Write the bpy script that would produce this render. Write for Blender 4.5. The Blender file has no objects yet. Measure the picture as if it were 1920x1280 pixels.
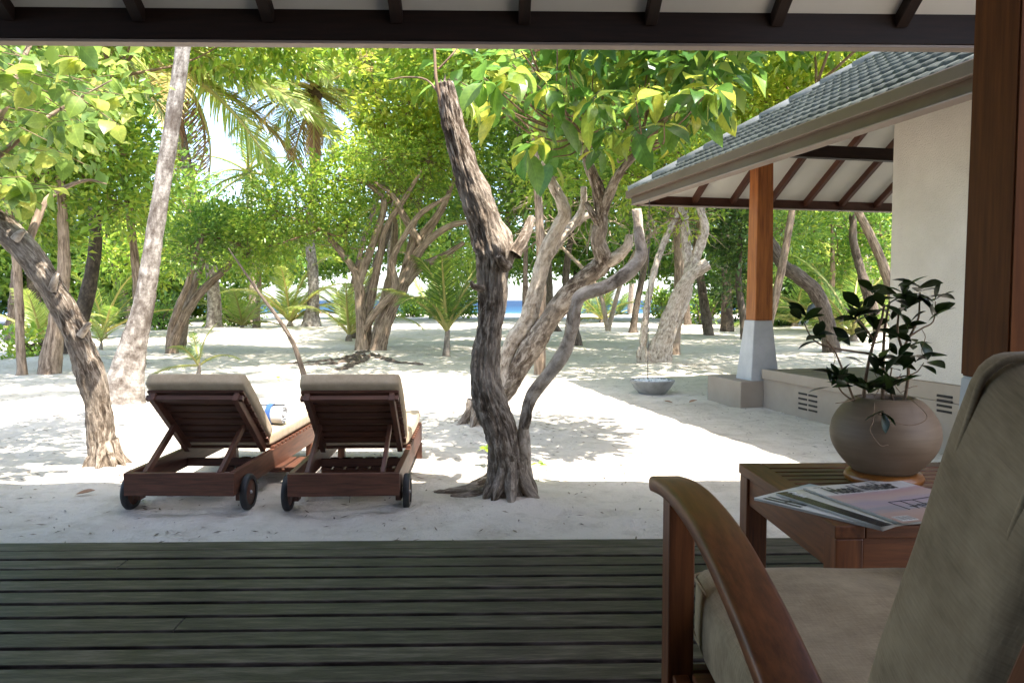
import bpy, bmesh, math, random
import numpy as np
from mathutils import Vector, Matrix, Euler, Quaternion, noise

R = math.radians
scene = bpy.context.scene
C = scene.collection

# ---------------------------------------------------------------- camera
F = 1450.0                      # focal length in pixels of a 1920 px wide picture
CAM_Z = 1.2
PITCH = math.atan(77.0 / F)
cam_d = bpy.data.cameras.new('camera')
cam_d.sensor_width = 36.0
cam_d.lens = 36.0 * F / 1920.0
cam_d.clip_start = 0.05
cam_d.clip_end = 6000
cam = bpy.data.objects.new('camera', cam_d)
C.objects.link(cam)
cam.location = (0, 0, CAM_Z)
cam.rotation_euler = (math.pi / 2 - PITCH, 0, 0)
cam_d.dof.use_dof = False
scene.camera = cam

# ---------------------------------------------------------------- sky and sun
SUN_DIR = Vector((0.76, -1.0, 2.65)).normalized()      # towards the sun
world = bpy.data.worlds.new('World')
scene.world = world
world.use_nodes = True
wn = world.node_tree
wn.nodes.clear()
sky = wn.nodes.new('ShaderNodeTexSky')
sky.sky_type = 'NISHITA'
sky.sun_disc = False
sky.sun_elevation = math.asin(SUN_DIR.z)
sky.sun_rotation = math.atan2(SUN_DIR.x, SUN_DIR.y)
sky.air_density = 0.8
sky.dust_density = 1.6
sky.ozone_density = 0.5
bgn = wn.nodes.new('ShaderNodeBackground')
bgn.inputs['Strength'].default_value = 0.15
wo = wn.nodes.new('ShaderNodeOutputWorld')
wn.links.new(sky.outputs[0], bgn.inputs[0])
wn.links.new(bgn.outputs[0], wo.inputs[0])

sun_d = bpy.data.lights.new('sun', 'SUN')
sun_d.energy = 2.9
sun_d.angle = R(0.53)
sun_d.color = (1.0, 0.955, 0.88)
sun = bpy.data.objects.new('sun', sun_d)
C.objects.link(sun)
sun.location = (8, -10, 30)
sun.rotation_euler = (-SUN_DIR).to_track_quat('-Z', 'Y').to_euler()

vs = scene.view_settings
vs.view_transform = 'Standard'
vs.look = 'None'
vs.exposure = 2.4
vs.gamma = 1.0
vs.use_curve_mapping = False
scene.cycles.use_denoising = True
scene.cycles.max_bounces = 5
scene.cycles.diffuse_bounces = 3
scene.cycles.glossy_bounces = 2
scene.cycles.transmission_bounces = 3
scene.cycles.sample_clamp_indirect = 6.0

# ---------------------------------------------------------------- helpers
def ray(u, v):
    a = (u - 960.0) / F
    b = (640.0 - v) / F
    cp, sp = math.cos(PITCH), math.sin(PITCH)
    return Vector((a, cp + b * sp, -sp + b * cp))

def P(u, v, D):
    """point seen at photo position u, v that stands D metres away"""
    d = ray(u, v)
    t = D / d.y
    return Vector((d.x * t, D, CAM_Z + d.z * t))

def G(u, v, z=0.0):
    d = ray(u, v)
    t = (z - CAM_Z) / d.z
    return Vector((d.x * t, d.y * t, z))

def link(o, parent=None):
    C.objects.link(o)
    if parent is not None:
        o.parent = parent
    return o

def tag(o, label=None, cat=None, group=None, kind=None):
    if label: o['label'] = label
    if cat: o['category'] = cat
    if group: o['group'] = group
    if kind: o['kind'] = kind
    return o

def empty(name, loc=(0, 0, 0), rz=0.0, parent=None):
    o = bpy.data.objects.new(name, None)
    o.empty_display_size = 0.1
    o.location = loc
    o.rotation_euler = (0, 0, rz)
    return link(o, parent)

def mesh_np(name, V, Fc, mat=None, uv=None, smooth=False):
    """V (n,3); Fc list of index arrays, each (m,k); uv per vertex (n,2)"""
    me = bpy.data.meshes.new(name)
    V = np.asarray(V, dtype=np.float32)
    if not isinstance(Fc, (list, tuple)):
        Fc = [Fc]
    Fc = [np.asarray(f, dtype=np.int32) for f in Fc if len(f)]
    loops = np.concatenate([f.ravel() for f in Fc])
    sizes = np.concatenate([np.full(len(f), f.shape[1], dtype=np.int32) for f in Fc])
    starts = np.concatenate([[0], np.cumsum(sizes)[:-1]]).astype(np.int32)
    me.vertices.add(len(V)); me.vertices.foreach_set('co', V.ravel())
    me.loops.add(len(loops)); me.loops.foreach_set('vertex_index', loops)
    me.polygons.add(len(sizes)); me.polygons.foreach_set('loop_start', starts)
    if smooth:
        me.polygons.foreach_set('use_smooth', np.ones(len(sizes), dtype=bool))
    if uv is not None:
        l = me.uv_layers.new(name='UVMap')
        l.data.foreach_set('uv', np.asarray(uv, dtype=np.float32)[loops].ravel())
    me.update(calc_edges=True)
    me.validate()
    if mat is not None:
        me.materials.append(mat)
    return me

def obj(name, me, parent=None, loc=None, rot=None, M=None):
    o = bpy.data.objects.new(name, me)
    if M is not None:
        o.matrix_local = M
    else:
        if loc is not None: o.location = loc
        if rot is not None: o.rotation_euler = rot
    return link(o, parent)

_boxes = {}
def box_me(dx, dy, dz, mat, bev=0.004, seg=2):
    k = (round(dx, 4), round(dy, 4), round(dz, 4), mat.name, bev)
    if k in _boxes: return _boxes[k]
    bm = bmesh.new()
    bmesh.ops.create_cube(bm, size=1.0)
    bmesh.ops.scale(bm, vec=(dx, dy, dz), verts=bm.verts)
    if bev > 0:
        bmesh.ops.bevel(bm, geom=bm.edges[:], offset=min(bev, .4 * min(dx, dy, dz)), segments=seg, profile=.5, affect='EDGES')
    me = bpy.data.meshes.new('box')
    bm.to_mesh(me); bm.free()
    me.materials.append(mat)
    _boxes[k] = me
    return me

def box(name, lo, hi, mat, parent=None, bev=0.004):
    lo = Vector(lo); hi = Vector(hi)
    d = hi - lo
    return obj(name, box_me(abs(d.x), abs(d.y), abs(d.z), mat, bev), parent, loc=(lo + hi) / 2)

def bar(name, p0, p1, w, h, mat, parent=None, up=(0, 0, 1), bev=0.003):
    """box from p0 to p1: local X along it, w across, h along up"""
    p0 = Vector(p0); p1 = Vector(p1)
    x = (p1 - p0); L = x.length; x.normalize()
    y = Vector(up).cross(x)
    if y.length < 1e-4: y = Vector((0, 1, 0)).cross(x)
    y.normalize()
    z = x.cross(y)
    M = Matrix((x, y, z)).transposed().to_4x4()
    M.translation = (p0 + p1) / 2
    return obj(name, box_me(L, w, h, mat, bev), parent, M=M)

def roundbox(dx, dy, dz, r, mat, cuts=10, bulge=0.0, wob=0.0, seed=0):
    bm = bmesh.new()
    bmesh.ops.create_cube(bm, size=1.0)
    bmesh.ops.subdivide_edges(bm, edges=bm.edges[:], cuts=cuts, use_grid_fill=True)
    H = Vector((dx / 2, dy / 2, dz / 2))
    for v in bm.verts:
        # concentrate vertices towards the edges
        q = Vector([math.copysign(abs(2 * c) ** 0.6, c) for c in v.co])
        p = Vector((q.x * H.x, q.y * H.y, q.z * H.z))
        inn = Vector([max(-(H[i] - r), min(H[i] - r, p[i])) for i in range(3)])
        d = p - inn
        if d.length > 1e-9:
            p = inn + d.normalized() * r
        ex = [1 - min(1, abs(q[i])) ** 3 for i in range(3)]
        ax = max(range(3), key=lambda i: abs(q[i]))
        o = [i for i in range(3) if i != ax]
        amt = bulge * ex[o[0]] * ex[o[1]]
        if wob:
            amt += wob * noise.noise(Vector((p.x * 6 + seed, p.y * 6, p.z * 6)))
        p[ax] += math.copysign(amt, q[ax])
        v.co = p
    for f in bm.faces: f.smooth = True
    me = bpy.data.meshes.new('cushion')
    bm.to_mesh(me); bm.free()
    me.materials.append(mat)
    return me

def lathe(prof, mat, seg=48, smooth=True):
    n = len(prof)
    V = []
    for i in range(seg):
        a = 2 * math.pi * i / seg
        for r, z in prof:
            V.append((r * math.cos(a), r * math.sin(a), z))
    Fq = []
    for i in range(seg):
        j = (i + 1) % seg
        for k in range(n - 1):
            Fq.append((i * n + k, j * n + k, j * n + k + 1, i * n + k + 1))
    return mesh_np('lathe', V, [Fq], mat, smooth=smooth)

def catmull(pts, n):
    pts = [np.array(p, dtype=float) for p in pts]
    m = len(pts) - 1
    out = []
    for s in np.linspace(0, m, n):
        i = min(int(s), m - 1); t = s - i
        p1, p2 = pts[i], pts[i + 1]
        p0 = pts[i - 1] if i > 0 else 2 * p1 - p2
        p3 = pts[i + 2] if i + 2 <= m else 2 * p2 - p1
        out.append(.5 * ((2 * p1) + (-p0 + p2) * t + (2 * p0 - 5 * p1 + 4 * p2 - p3) * t * t + (-p0 + 3 * p1 - 3 * p2 + p3) * t ** 3))
    return np.array(out)

def tube_arrays(pts, rad, seg=12, n=None, gnarl=0.0, ridge=0.0, ridge_f=7.0, rings=0.0, seed=0, cap=True, step=0.05):
    pr = [tuple(p) + (r,) for p, r in zip(pts, rad)]
    L0 = sum((Vector(pts[i + 1]) - Vector(pts[i])).length for i in range(len(pts) - 1))
    if n is None: n = max(4, int(L0 / step) + 1)
    S = catmull(pr, n)
    pos, rr = S[:, :3], np.maximum(S[:, 3], .0008)
    tan = np.gradient(pos, axis=0)
    tan /= np.linalg.norm(tan, axis=1)[:, None] + 1e-12
    seglen = np.concatenate([[0], np.cumsum(np.linalg.norm(np.diff(pos, axis=0), axis=1))])
    ref = np.array([1.0, 0, 0]) if abs(tan[0][0]) < .9 else np.array([0, 1.0, 0])
    u = np.cross(tan[0], ref); u /= np.linalg.norm(u)
    V = np.zeros((n, seg + 1, 3)); UV = np.zeros((n, seg + 1, 2))
    ang = np.linspace(0, 2 * math.pi, seg + 1)
    for i in range(n):
        u = u - tan[i] * np.dot(u, tan[i]); u /= np.linalg.norm(u) + 1e-12
        w = np.cross(tan[i], u)
        r = rr[i]
        if gnarl or ridge or rings:
            rad_a = np.empty(seg + 1)
            for k in range(seg):
                ca, sa = math.cos(ang[k]), math.sin(ang[k])
                f = 1.0
                l = seglen[i]
                if gnarl:
                    f += gnarl * noise.noise(Vector((ca * 1.1 + seed, sa * 1.1, l / (2.2 * r + .08)))) * 1.6
                if ridge:
                    q = noise.noise(Vector((ca * ridge_f * .5 + seed, sa * ridge_f * .5, l * 5.2 + .6 * ca)))
                    q2 = noise.noise(Vector((ca * ridge_f + seed, sa * ridge_f + 7, l * 20)))
                    f += ridge * ((1 - abs(q) * 3.2) * .8 - .35 + q2 * 1.0)
                if rings:
                    f += rings * (abs(math.sin(l * 22 + 1.5 * noise.noise(Vector((ca, sa, l * 3 + seed))))) - .5)
                rad_a[k] = r * f
            rad_a[seg] = rad_a[0]
        else:
            rad_a = np.full(seg + 1, r)
        V[i] = pos[i] + (np.cos(ang) * rad_a)[:, None] * u + (np.sin(ang) * rad_a)[:, None] * w
        UV[i, :, 0] = ang / (2 * math.pi) * (2 * math.pi * max(rr[0] * .5 + rr[-1] * .5, .01))
        UV[i, :, 1] = seglen[i]
    idx = np.arange(n * (seg + 1)).reshape(n, seg + 1)
    Q = np.stack([idx[:-1, :-1], idx[:-1, 1:], idx[1:, 1:], idx[1:, :-1]], axis=-1).reshape(-1, 4)
    V = V.reshape(-1, 3); UV = UV.reshape(-1, 2)
    T = np.zeros((0, 3), dtype=int)
    if cap:
        c = len(V)
        V = np.vstack([V, pos[-1] + tan[-1] * rr[-1] * .15])
        UV = np.vstack([UV, [0, seglen[-1]]])
        last = idx[-1]
        T = np.stack([last[:-1], last[1:], np.full(seg, c)], axis=-1)
    return V, Q, T, UV

class Tubes:
    """several tubes of one thing in one mesh"""
    def __init__(self): self.V = []; self.Q = []; self.T = []; self.U = []; self.n = 0
    def add(self, *a, **k):
        V, Q, T, U = tube_arrays(*a, **k)
        self.V.append(V); self.Q.append(Q + self.n); self.T.append(T + self.n); self.U.append(U); self.n += len(V)
    def build(self, name, mat, parent):
        if not self.V: return None
        me = mesh_np(name, np.vstack(self.V), [np.vstack(self.Q), np.vstack(self.T)], mat, uv=np.vstack(self.U), smooth=True)
        o = obj(name, me, parent)
        if len(self.V) > 1: o['kind'] = 'stuff'
        return o

def tube(name, pts, rad, mat, parent=None, origin=None, **k):
    V, Q, T, U = tube_arrays(pts, rad, **k)
    if origin is not None: V = V - np.array(origin)
    me = mesh_np(name, V, [Q, T], mat, uv=U, smooth=True)
    return obj(name, me, parent)

# ---------------------------------------------------------------- materials
def new_mat(name):
    m = bpy.data.materials.new(name)
    m.use_nodes = True
    nt = m.node_tree
    nt.nodes.clear()
    out = nt.nodes.new('ShaderNodeOutputMaterial')
    return m, nt, out

def N(nt, t, **props):
    n = nt.nodes.new('ShaderNode' + t)
    ins = props.pop('ins', {})
    for k, v in props.items(): setattr(n, k, v)
    for k, v in ins.items():
        n.inputs[k].default_value = v
    return n

def ramp(nt, stops, interp='LINEAR'):
    n = nt.nodes.new('ShaderNodeValToRGB')
    n.color_ramp.interpolation = interp
    e = n.color_ramp.elements
    while len(e) < len(stops): e.new(0.5)
    for el, (p, c) in zip(e, stops):
        el.position = p
        el.color = (c[0], c[1], c[2], 1) if not isinstance(c, float) else (c, c, c, 1)
    return n

def coords(nt, scale=(1, 1, 1), kind='Object', rnd=True):
    tc = N(nt, 'TexCoord')
    mp = N(nt, 'Mapping')
    mp.inputs['Scale'].default_value = scale
    nt.links.new(tc.outputs[kind], mp.inputs['Vector'])
    if rnd:
        oi = N(nt, 'ObjectInfo')
        mul = N(nt, 'Math', operation='MULTIPLY', ins={1: 37.0})
        nt.links.new(oi.outputs['Random'], mul.inputs[0])
        cb = N(nt, 'CombineXYZ')
        for i in range(3): nt.links.new(mul.outputs[0], cb.inputs[i])
        nt.links.new(cb.outputs[0], mp.inputs['Location'])
    return mp.outputs[0]

def bump(nt, hsock, strength, dist=0.01):
    b = N(nt, 'Bump', ins={'Strength': strength, 'Distance': dist})
    nt.links.new(hsock, b.inputs['Height'])
    return b.outputs[0]

def simple(name, stops, scale=6.0, stretch=(1, 1, 1), rough=0.6, bstr=0.2, bdist=0.005, detail=6, spec=0.5, rnd_val=0.0, fine=None, kind='Object', metallic=0.0, coat=0.0):
    """noise-driven colour ramp with bump"""
    m, nt, out = new_mat(name)
    co = coords(nt, stretch, kind)
    nz = N(nt, 'TexNoise', ins={'Scale': scale, 'Detail': detail, 'Roughness': .62})
    nt.links.new(co, nz.inputs['Vector'])
    rp = ramp(nt, stops)
    nt.links.new(nz.outputs['Fac'], rp.inputs[0])
    col = rp.outputs[0]
    if rnd_val:
        oi = N(nt, 'ObjectInfo')
        mr = N(nt, 'MapRange', ins={'To Min': 1 - rnd_val, 'To Max': 1 + rnd_val})
        nt.links.new(oi.outputs['Random'], mr.inputs[0])
        hs = N(nt, 'HueSaturation')
        nt.links.new(mr.outputs[0], hs.inputs['Value'])
        nt.links.new(col, hs.inputs['Color'])
        col = hs.outputs[0]
    b = N(nt, 'BsdfPrincipled', ins={'Roughness': rough, 'Metallic': metallic, 'Specular IOR Level': spec, 'Coat Weight': coat})
    nt.links.new(col, b.inputs['Base Color'])
    h = nz.outputs['Fac']
    if fine:
        n2 = N(nt, 'TexNoise', ins={'Scale': fine, 'Detail': 3.0})
        nt.links.new(co, n2.inputs['Vector'])
        ad = N(nt, 'MixRGB', blend_type='MIX', ins={'Fac': .6})
        nt.links.new(h, ad.inputs[1]); nt.links.new(n2.outputs['Fac'], ad.inputs[2])
        h = ad.outputs[0]
    if bstr:
        nt.links.new(bump(nt, h, bstr, bdist), b.inputs['Normal'])
    nt.links.new(b.outputs[0], out.inputs[0])
    return m

def wood(name, dark, light, axis=0, scale=5.0, rough=.45, rnd=.18, bstr=.12, spec=.5, coat=0.0):
    st = [14.0, 14.0, 14.0]; st[axis] = 1.0
    m = simple(name, [(.28, dark), (.52, tuple((a + b) / 2 for a, b in zip(dark, light))), (.75, light)], scale=scale, stretch=tuple(st),
               rough=rough, bstr=bstr, bdist=.002, rnd_val=rnd, spec=spec, coat=coat)
    return m

def leaf_mat(name, cols, trans, tfac=.45, rough=.36, per='island', spec=.55, veins=0):
    """cols: ramp stops of leaf colours, trans: colour of the light shining through"""
    m, nt, out = new_mat(name)
    if per == 'island':
        g = N(nt, 'NewGeometry'); src = g.outputs['Random Per Island']
    else:
        g = N(nt, 'ObjectInfo'); src = g.outputs['Random']
    rp = ramp(nt, cols)
    nt.links.new(src, rp.inputs[0])
    rt = ramp(nt, trans)
    nt.links.new(src, rt.inputs[0])
    b = N(nt, 'BsdfPrincipled', ins={'Roughness': rough, 'Specular IOR Level': spec})
    t = N(nt, 'BsdfTranslucent')
    if veins:
        tc = N(nt, 'TexCoord'); sp = N(nt, 'SeparateXYZ'); nt.links.new(tc.outputs['Object'], sp.inputs[0])
        ab = N(nt, 'Math', operation='ABSOLUTE'); nt.links.new(sp.outputs['Y'], ab.inputs[0])
        df = N(nt, 'Math', operation='MULTIPLY_ADD', ins={1: -.75}); nt.links.new(ab.outputs[0], df.inputs[0]); nt.links.new(sp.outputs['X'], df.inputs[2])
        fq = N(nt, 'Math', operation='MULTIPLY', ins={1: veins}); nt.links.new(df.outputs[0], fq.inputs[0])
        fr = N(nt, 'Math', operation='FRACT'); nt.links.new(fq.outputs[0], fr.inputs[0])
        vr = ramp(nt, [(0., (1.08, 1.08, 1.05)), (.12, (.97, .97, .97)), (.55, (.92, .92, .92)), (.9, (.97, .97, .97)), (1., (1.08, 1.08, 1.05))]); nt.links.new(fr.outputs[0], vr.inputs[0])
        mr = N(nt, 'MapRange', ins={'From Min': .0012, 'From Max': .0035, 'To Min': 1.25, 'To Max': 1.0}); nt.links.new(ab.outputs[0], mr.inputs[0])
        blot = N(nt, 'TexNoise', ins={'Scale': 22.0, 'Detail': 4.0}); nt.links.new(tc.outputs['Object'], blot.inputs['Vector'])
        br = ramp(nt, [(.3, (.75, .78, .7)), (.6, (1.1, 1.06, 1.)), (.75, (1.35, 1.15, 1.))]); nt.links.new(blot.outputs['Fac'], br.inputs[0])
        for rr_, dst in ((rp, b.inputs['Base Color']), (rt, t.inputs['Color'])):
            m1 = N(nt, 'MixRGB', blend_type='MULTIPLY', ins={'Fac': 1.0}); nt.links.new(rr_.outputs[0], m1.inputs[1]); nt.links.new(vr.outputs[0], m1.inputs[2])
            m2 = N(nt, 'MixRGB', blend_type='MULTIPLY', ins={'Fac': 1.0}); nt.links.new(m1.outputs[0], m2.inputs[1]); nt.links.new(br.outputs[0], m2.inputs[2])
            m3 = N(nt, 'MixRGB', blend_type='MULTIPLY', ins={'Fac': 1.0}); nt.links.new(m2.outputs[0], m3.inputs[1]); nt.links.new(mr.outputs[0], m3.inputs[2])
            nt.links.new(m3.outputs[0], dst)
        nt.links.new(bump(nt, vr.outputs[0], .25, .003), b.inputs['Normal'])
    else:
        nt.links.new(rp.outputs[0], b.inputs['Base Color'])
        nt.links.new(rt.outputs[0], t.inputs['Color'])
    mx = N(nt, 'MixShader', ins={'Fac': tfac})
    nt.links.new(b.outputs[0], mx.inputs[1]); nt.links.new(t.outputs[0], mx.inputs[2])
    nt.links.new(mx.outputs[0], out.inputs[0])
    return m

def bark_mat(name, dark, mid, light, stretch=(9, 1.4), scale=5.0, bstr=.7, bdist=.012, patch=None):
    m, nt, out = new_mat(name)
    co = coords(nt, (stretch[0], stretch[1], 1), 'UV')
    n1 = N(nt, 'TexNoise', ins={'Scale': scale, 'Detail': 8.0, 'Roughness': .68, 'Distortion': .4})
    nt.links.new(co, n1.inputs['Vector'])
    rp = ramp(nt, [(.36, dark), (.49, mid), (.62, light)])
    nt.links.new(n1.outputs['Fac'], rp.inputs[0])
    col = rp.outputs[0]
    c2 = coords(nt, (1, 1, 1), 'Object')
    n2 = N(nt, 'TexNoise', ins={'Scale': 3.2, 'Detail': 5.0, 'Roughness': .7})
    nt.links.new(c2, n2.inputs['Vector'])
    rp2 = ramp(nt, [(.42, (0., 0., 0.)), (.6, (1., 1., 1.))])
    nt.links.new(n2.outputs['Fac'], rp2.inputs[0])
    mx = N(nt, 'MixRGB', blend_type='MIX')
    mfac = N(nt, 'Math', operation='MULTIPLY', ins={1: .42})
    nt.links.new(rp2.outputs[0], mfac.inputs[0])
    nt.links.new(mfac.outputs[0], mx.inputs[0])
    nt.links.new(col, mx.inputs[1])
    mx.inputs[2].default_value = (*(patch or light), 1)
    b = N(nt, 'BsdfPrincipled', ins={'Roughness': .88, 'Specular IOR Level': .2})
    nt.links.new(mx.outputs[0], b.inputs['Base Color'])
    nt.links.new(bump(nt, n1.outputs['Fac'], bstr, bdist), b.inputs['Normal'])
    nt.links.new(b.outputs[0], out.inputs[0])
    return m

def palm_bark(name, dark, light):
    m, nt, out = new_mat(name)
    co = coords(nt, (1, 1, 1), 'UV')
    n1 = N(nt, 'TexNoise', ins={'Scale': 9.0, 'Detail': 7.0, 'Roughness': .7})
    nt.links.new(co, n1.inputs['Vector'])
    sp = N(nt, 'SeparateXYZ'); nt.links.new(co, sp.inputs[0])
    ma = N(nt, 'Math', operation='MULTIPLY_ADD', ins={1: 24.0})
    nt.links.new(sp.outputs['Y'], ma.inputs[0])
    mm = N(nt, 'Math', operation='MULTIPLY', ins={1: 2.2}); nt.links.new(n1.outputs['Fac'], mm.inputs[0])
    nt.links.new(mm.outputs[0], ma.inputs[2])
    fr = N(nt, 'Math', operation='FRACT'); nt.links.new(ma.outputs[0], fr.inputs[0])
    rr = ramp(nt, [(0., (0., 0., 0.)), (.1, (1., 1., 1.)), (.9, (.85, .85, .85)), (1., (0., 0., 0.))])
    nt.links.new(fr.outputs[0], rr.inputs[0])
    rp = ramp(nt, [(.32, dark), (.5, tuple((a + b) / 2 for a, b in zip(dark, light))), (.62, light)])
    nt.links.new(n1.outputs['Fac'], rp.inputs[0])
    mx = N(nt, 'MixRGB', blend_type='MULTIPLY', ins={'Fac': .22})
    nt.links.new(rp.outputs[0], mx.inputs[1]); nt.links.new(rr.outputs[0], mx.inputs[2])
    c2 = coords(nt, (1, 1, .45), 'Object')
    n2 = N(nt, 'TexNoise', ins={'Scale': 3.0, 'Detail': 6.0, 'Roughness': .75}); nt.links.new(c2, n2.inputs['Vector'])
    r2 = ramp(nt, [(.5, (0., 0., 0.)), (.6, (1., 1., 1.))]); nt.links.new(n2.outputs['Fac'], r2.inputs[0])
    f2 = N(nt, 'Math', operation='MULTIPLY', ins={1: .7}); nt.links.new(r2.outputs[0], f2.inputs[0])
    mx2 = N(nt, 'MixRGB', blend_type='MIX'); nt.links.new(f2.outputs[0], mx2.inputs[0])
    nt.links.new(mx.outputs[0], mx2.inputs[1]); mx2.inputs[2].default_value = (*dark, 1)
    b = N(nt, 'BsdfPrincipled', ins={'Roughness': .9, 'Specular IOR Level': .2})
    nt.links.new(mx2.outputs[0], b.inputs['Base Color'])
    ad = N(nt, 'Math', operation='ADD'); nt.links.new(n1.outputs['Fac'], ad.inputs[0]); nt.links.new(rr.outputs[0], ad.inputs[1])
    nt.links.new(bump(nt, ad.outputs[0], .45, .008), b.inputs['Normal'])
    nt.links.new(b.outputs[0], out.inputs[0])
    return m

def fabric(name, c1, c2, scale=420.0, bstr=.25, rough=.95):
    m, nt, out = new_mat(name)
    co = coords(nt, (1, 1, 1), 'Object', rnd=False)
    m1 = N(nt, 'Mapping'); m1.inputs['Scale'].default_value = (1, .12, .12); m1.inputs['Rotation'].default_value = (0, 0, .6)
    m2 = N(nt, 'Mapping'); m2.inputs['Scale'].default_value = (.12, 1, .12)
    w1 = N(nt, 'TexNoise', ins={'Scale': scale, 'Detail': 2.0}); w2 = N(nt, 'TexNoise', ins={'Scale': scale, 'Detail': 2.0})
    nt.links.new(co, m1.inputs[0]); nt.links.new(co, m2.inputs[0])
    nt.links.new(m1.outputs[0], w1.inputs['Vector']); nt.links.new(m2.outputs[0], w2.inputs['Vector'])
    ad = N(nt, 'Math', operation='ADD'); nt.links.new(w1.outputs['Fac'], ad.inputs[0]); nt.links.new(w2.outputs['Fac'], ad.inputs[1])
    nz = N(nt, 'TexNoise', ins={'Scale': 14.0, 'Detail': 6.0}); nt.links.new(co, nz.inputs['Vector'])
    ml = N(nt, 'Math', operation='MULTIPLY_ADD', ins={1: .25}); nt.links.new(ad.outputs[0], ml.inputs[0])
    nm = N(nt, 'Math', operation='MULTIPLY', ins={1: .6}); nt.links.new(nz.outputs['Fac'], nm.inputs[0]); nt.links.new(nm.outputs[0], ml.inputs[2])
    rp = ramp(nt, [(.36, c1), (.74, c2)]); nt.links.new(ml.outputs[0], rp.inputs[0])
    b = N(nt, 'BsdfPrincipled', ins={'Roughness': rough, 'Specular IOR Level': .15, 'Sheen Weight': .08, 'Sheen Roughness': .5})
    nt.links.new(rp.outputs[0], b.inputs['Base Color'])
    nt.links.new(bump(nt, ad.outputs[0], bstr, .0012), b.inputs['Normal'])
    nt.links.new(b.outputs[0], out.inputs[0])
    return m

M = {}
WD, WL = (.06, .017, .0055), (.20, .066, .020)
for ax, nm in ((0, 'x'), (1, 'y'), (2, 'z')):
    M['teak_' + nm] = wood('teak_' + nm, WD, WL, ax, rough=.42, spec=.35)
    M['lounge_' + nm] = wood('lounge_' + nm, (.045, .016, .009), (.16, .06, .033), ax, rough=.5)
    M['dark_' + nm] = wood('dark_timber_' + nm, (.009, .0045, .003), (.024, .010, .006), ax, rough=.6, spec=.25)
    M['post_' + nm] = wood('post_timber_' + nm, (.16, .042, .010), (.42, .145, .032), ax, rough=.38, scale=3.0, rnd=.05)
    M['nearpost_' + nm] = wood('near_post_shaded_timber_' + nm, (.055, .0165, .004), (.12, .040, .009), ax, rough=.65, scale=3.0, rnd=.05, spec=.12)  # same wood as the pavilion post, with the veranda's shade put into its colour
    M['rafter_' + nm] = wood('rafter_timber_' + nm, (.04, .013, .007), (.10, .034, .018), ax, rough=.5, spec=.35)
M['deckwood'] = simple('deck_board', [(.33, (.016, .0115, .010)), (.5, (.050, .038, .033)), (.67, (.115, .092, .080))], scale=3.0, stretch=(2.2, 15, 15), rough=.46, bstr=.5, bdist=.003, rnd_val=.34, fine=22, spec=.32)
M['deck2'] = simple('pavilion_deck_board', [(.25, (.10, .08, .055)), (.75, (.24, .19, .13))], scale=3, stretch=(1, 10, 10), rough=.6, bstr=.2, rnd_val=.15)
M['void'] = simple('joist', [(.3, (.012, .01, .008)), (.7, (.03, .024, .02))], rough=.9)  # joist wood; also the painted shade under the boards and in the vents
M['plaster'] = simple('white_plaster', [(.25, (.51, .468, .41)), (.7, (.63, .585, .52))], scale=2.0, rough=.92, bstr=.9, bdist=.016, fine=85, spec=.2)
M['plinth'] = simple('beige_plaster', [(.25, (.29, .235, .185)), (.75, (.37, .31, .25))], scale=2.5, rough=.9, bstr=.15, bdist=.004, fine=60, spec=.2)
M['pedestal'] = simple('grey_plaster', [(.25, (.40, .40, .40)), (.75, (.54, .54, .54))], scale=5, rough=.9, bstr=.25, bdist=.004, fine=50, spec=.2)
M['soffit'] = simple('white_ceiling_board', [(.3, (.60, .575, .525)), (.7, (.67, .645, .595))], scale=1.5, rough=.8, bstr=.05, spec=.2)
M['gutter'] = simple('brown_metal', [(.3, (.08, .053, .037)), (.7, (.112, .078, .056))], scale=2.0, stretch=(1, 1, 1), rough=.42, bstr=.03, spec=.5)
M['gutter_light'] = simple('painted_trim', [(.3, (.20, .155, .13)), (.7, (.25, .20, .17))], scale=2.0, rough=.6, bstr=.03)
M['tile'] = simple('slate_tile', [(.25, (.046, .051, .044)), (.5, (.082, .088, .076)), (.8, (.15, .155, .138))], scale=7, rough=.9, spec=.2, bstr=.3, bdist=.006, rnd_val=.2, fine=60)
M['hip'] = simple('ridge_tile', [(.25, (.12, .125, .125)), (.8, (.22, .225, .22))], scale=7, rough=.75, bstr=.25, rnd_val=.12)
M['stone_bowl'] = simple('cast_concrete', [(.25, (.20, .195, .18)), (.75, (.36, .35, .32))], scale=9, rough=.85, bstr=.25, fine=70)
M['pebble'] = simple('white_pebble', [(.3, (.62, .62, .60)), (.7, (.82, .82, .80))], scale=10, rough=.6, rnd_val=.1)
M['pot'] = simple('brushed_clay', [(.2, (.125, .080, .044)), (.5, (.16, .107, .063)), (.8, (.20, .138, .085))], scale=2.2, stretch=(3.5, 3.5, 40), rough=.62, bstr=.25, bdist=.002, detail=9)
M['saucer'] = wood('saucer_wood', (.13, .043, .008), (.27, .098, .018), 0, rough=.3, rnd=.02, scale=2)
M['soil'] = simple('soil', [(.3, (.02, .013, .008)), (.7, (.06, .04, .026))], scale=60, rough=1, bstr=.8)
M['rubber'] = simple('black_rubber', [(.3, (.012, .012, .013)), (.7, (.03, .03, .031))], scale=20, rough=.6, bstr=.15)
M['steel'] = simple('dull_steel', [(.3, (.35, .35, .36)), (.7, (.5, .5, .5))], scale=20, rough=.35, metallic=.9)
M['chain'] = simple('dark_chain', [(.3, (.06, .055, .05)), (.7, (.14, .13, .12))], scale=20, rough=.5, metallic=.6)
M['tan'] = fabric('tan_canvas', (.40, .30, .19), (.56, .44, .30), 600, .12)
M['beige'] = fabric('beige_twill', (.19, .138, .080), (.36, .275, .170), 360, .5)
M['towel'] = fabric('white_towelling', (.42, .43, .44), (.62, .63, .64), 300, .6)
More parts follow.
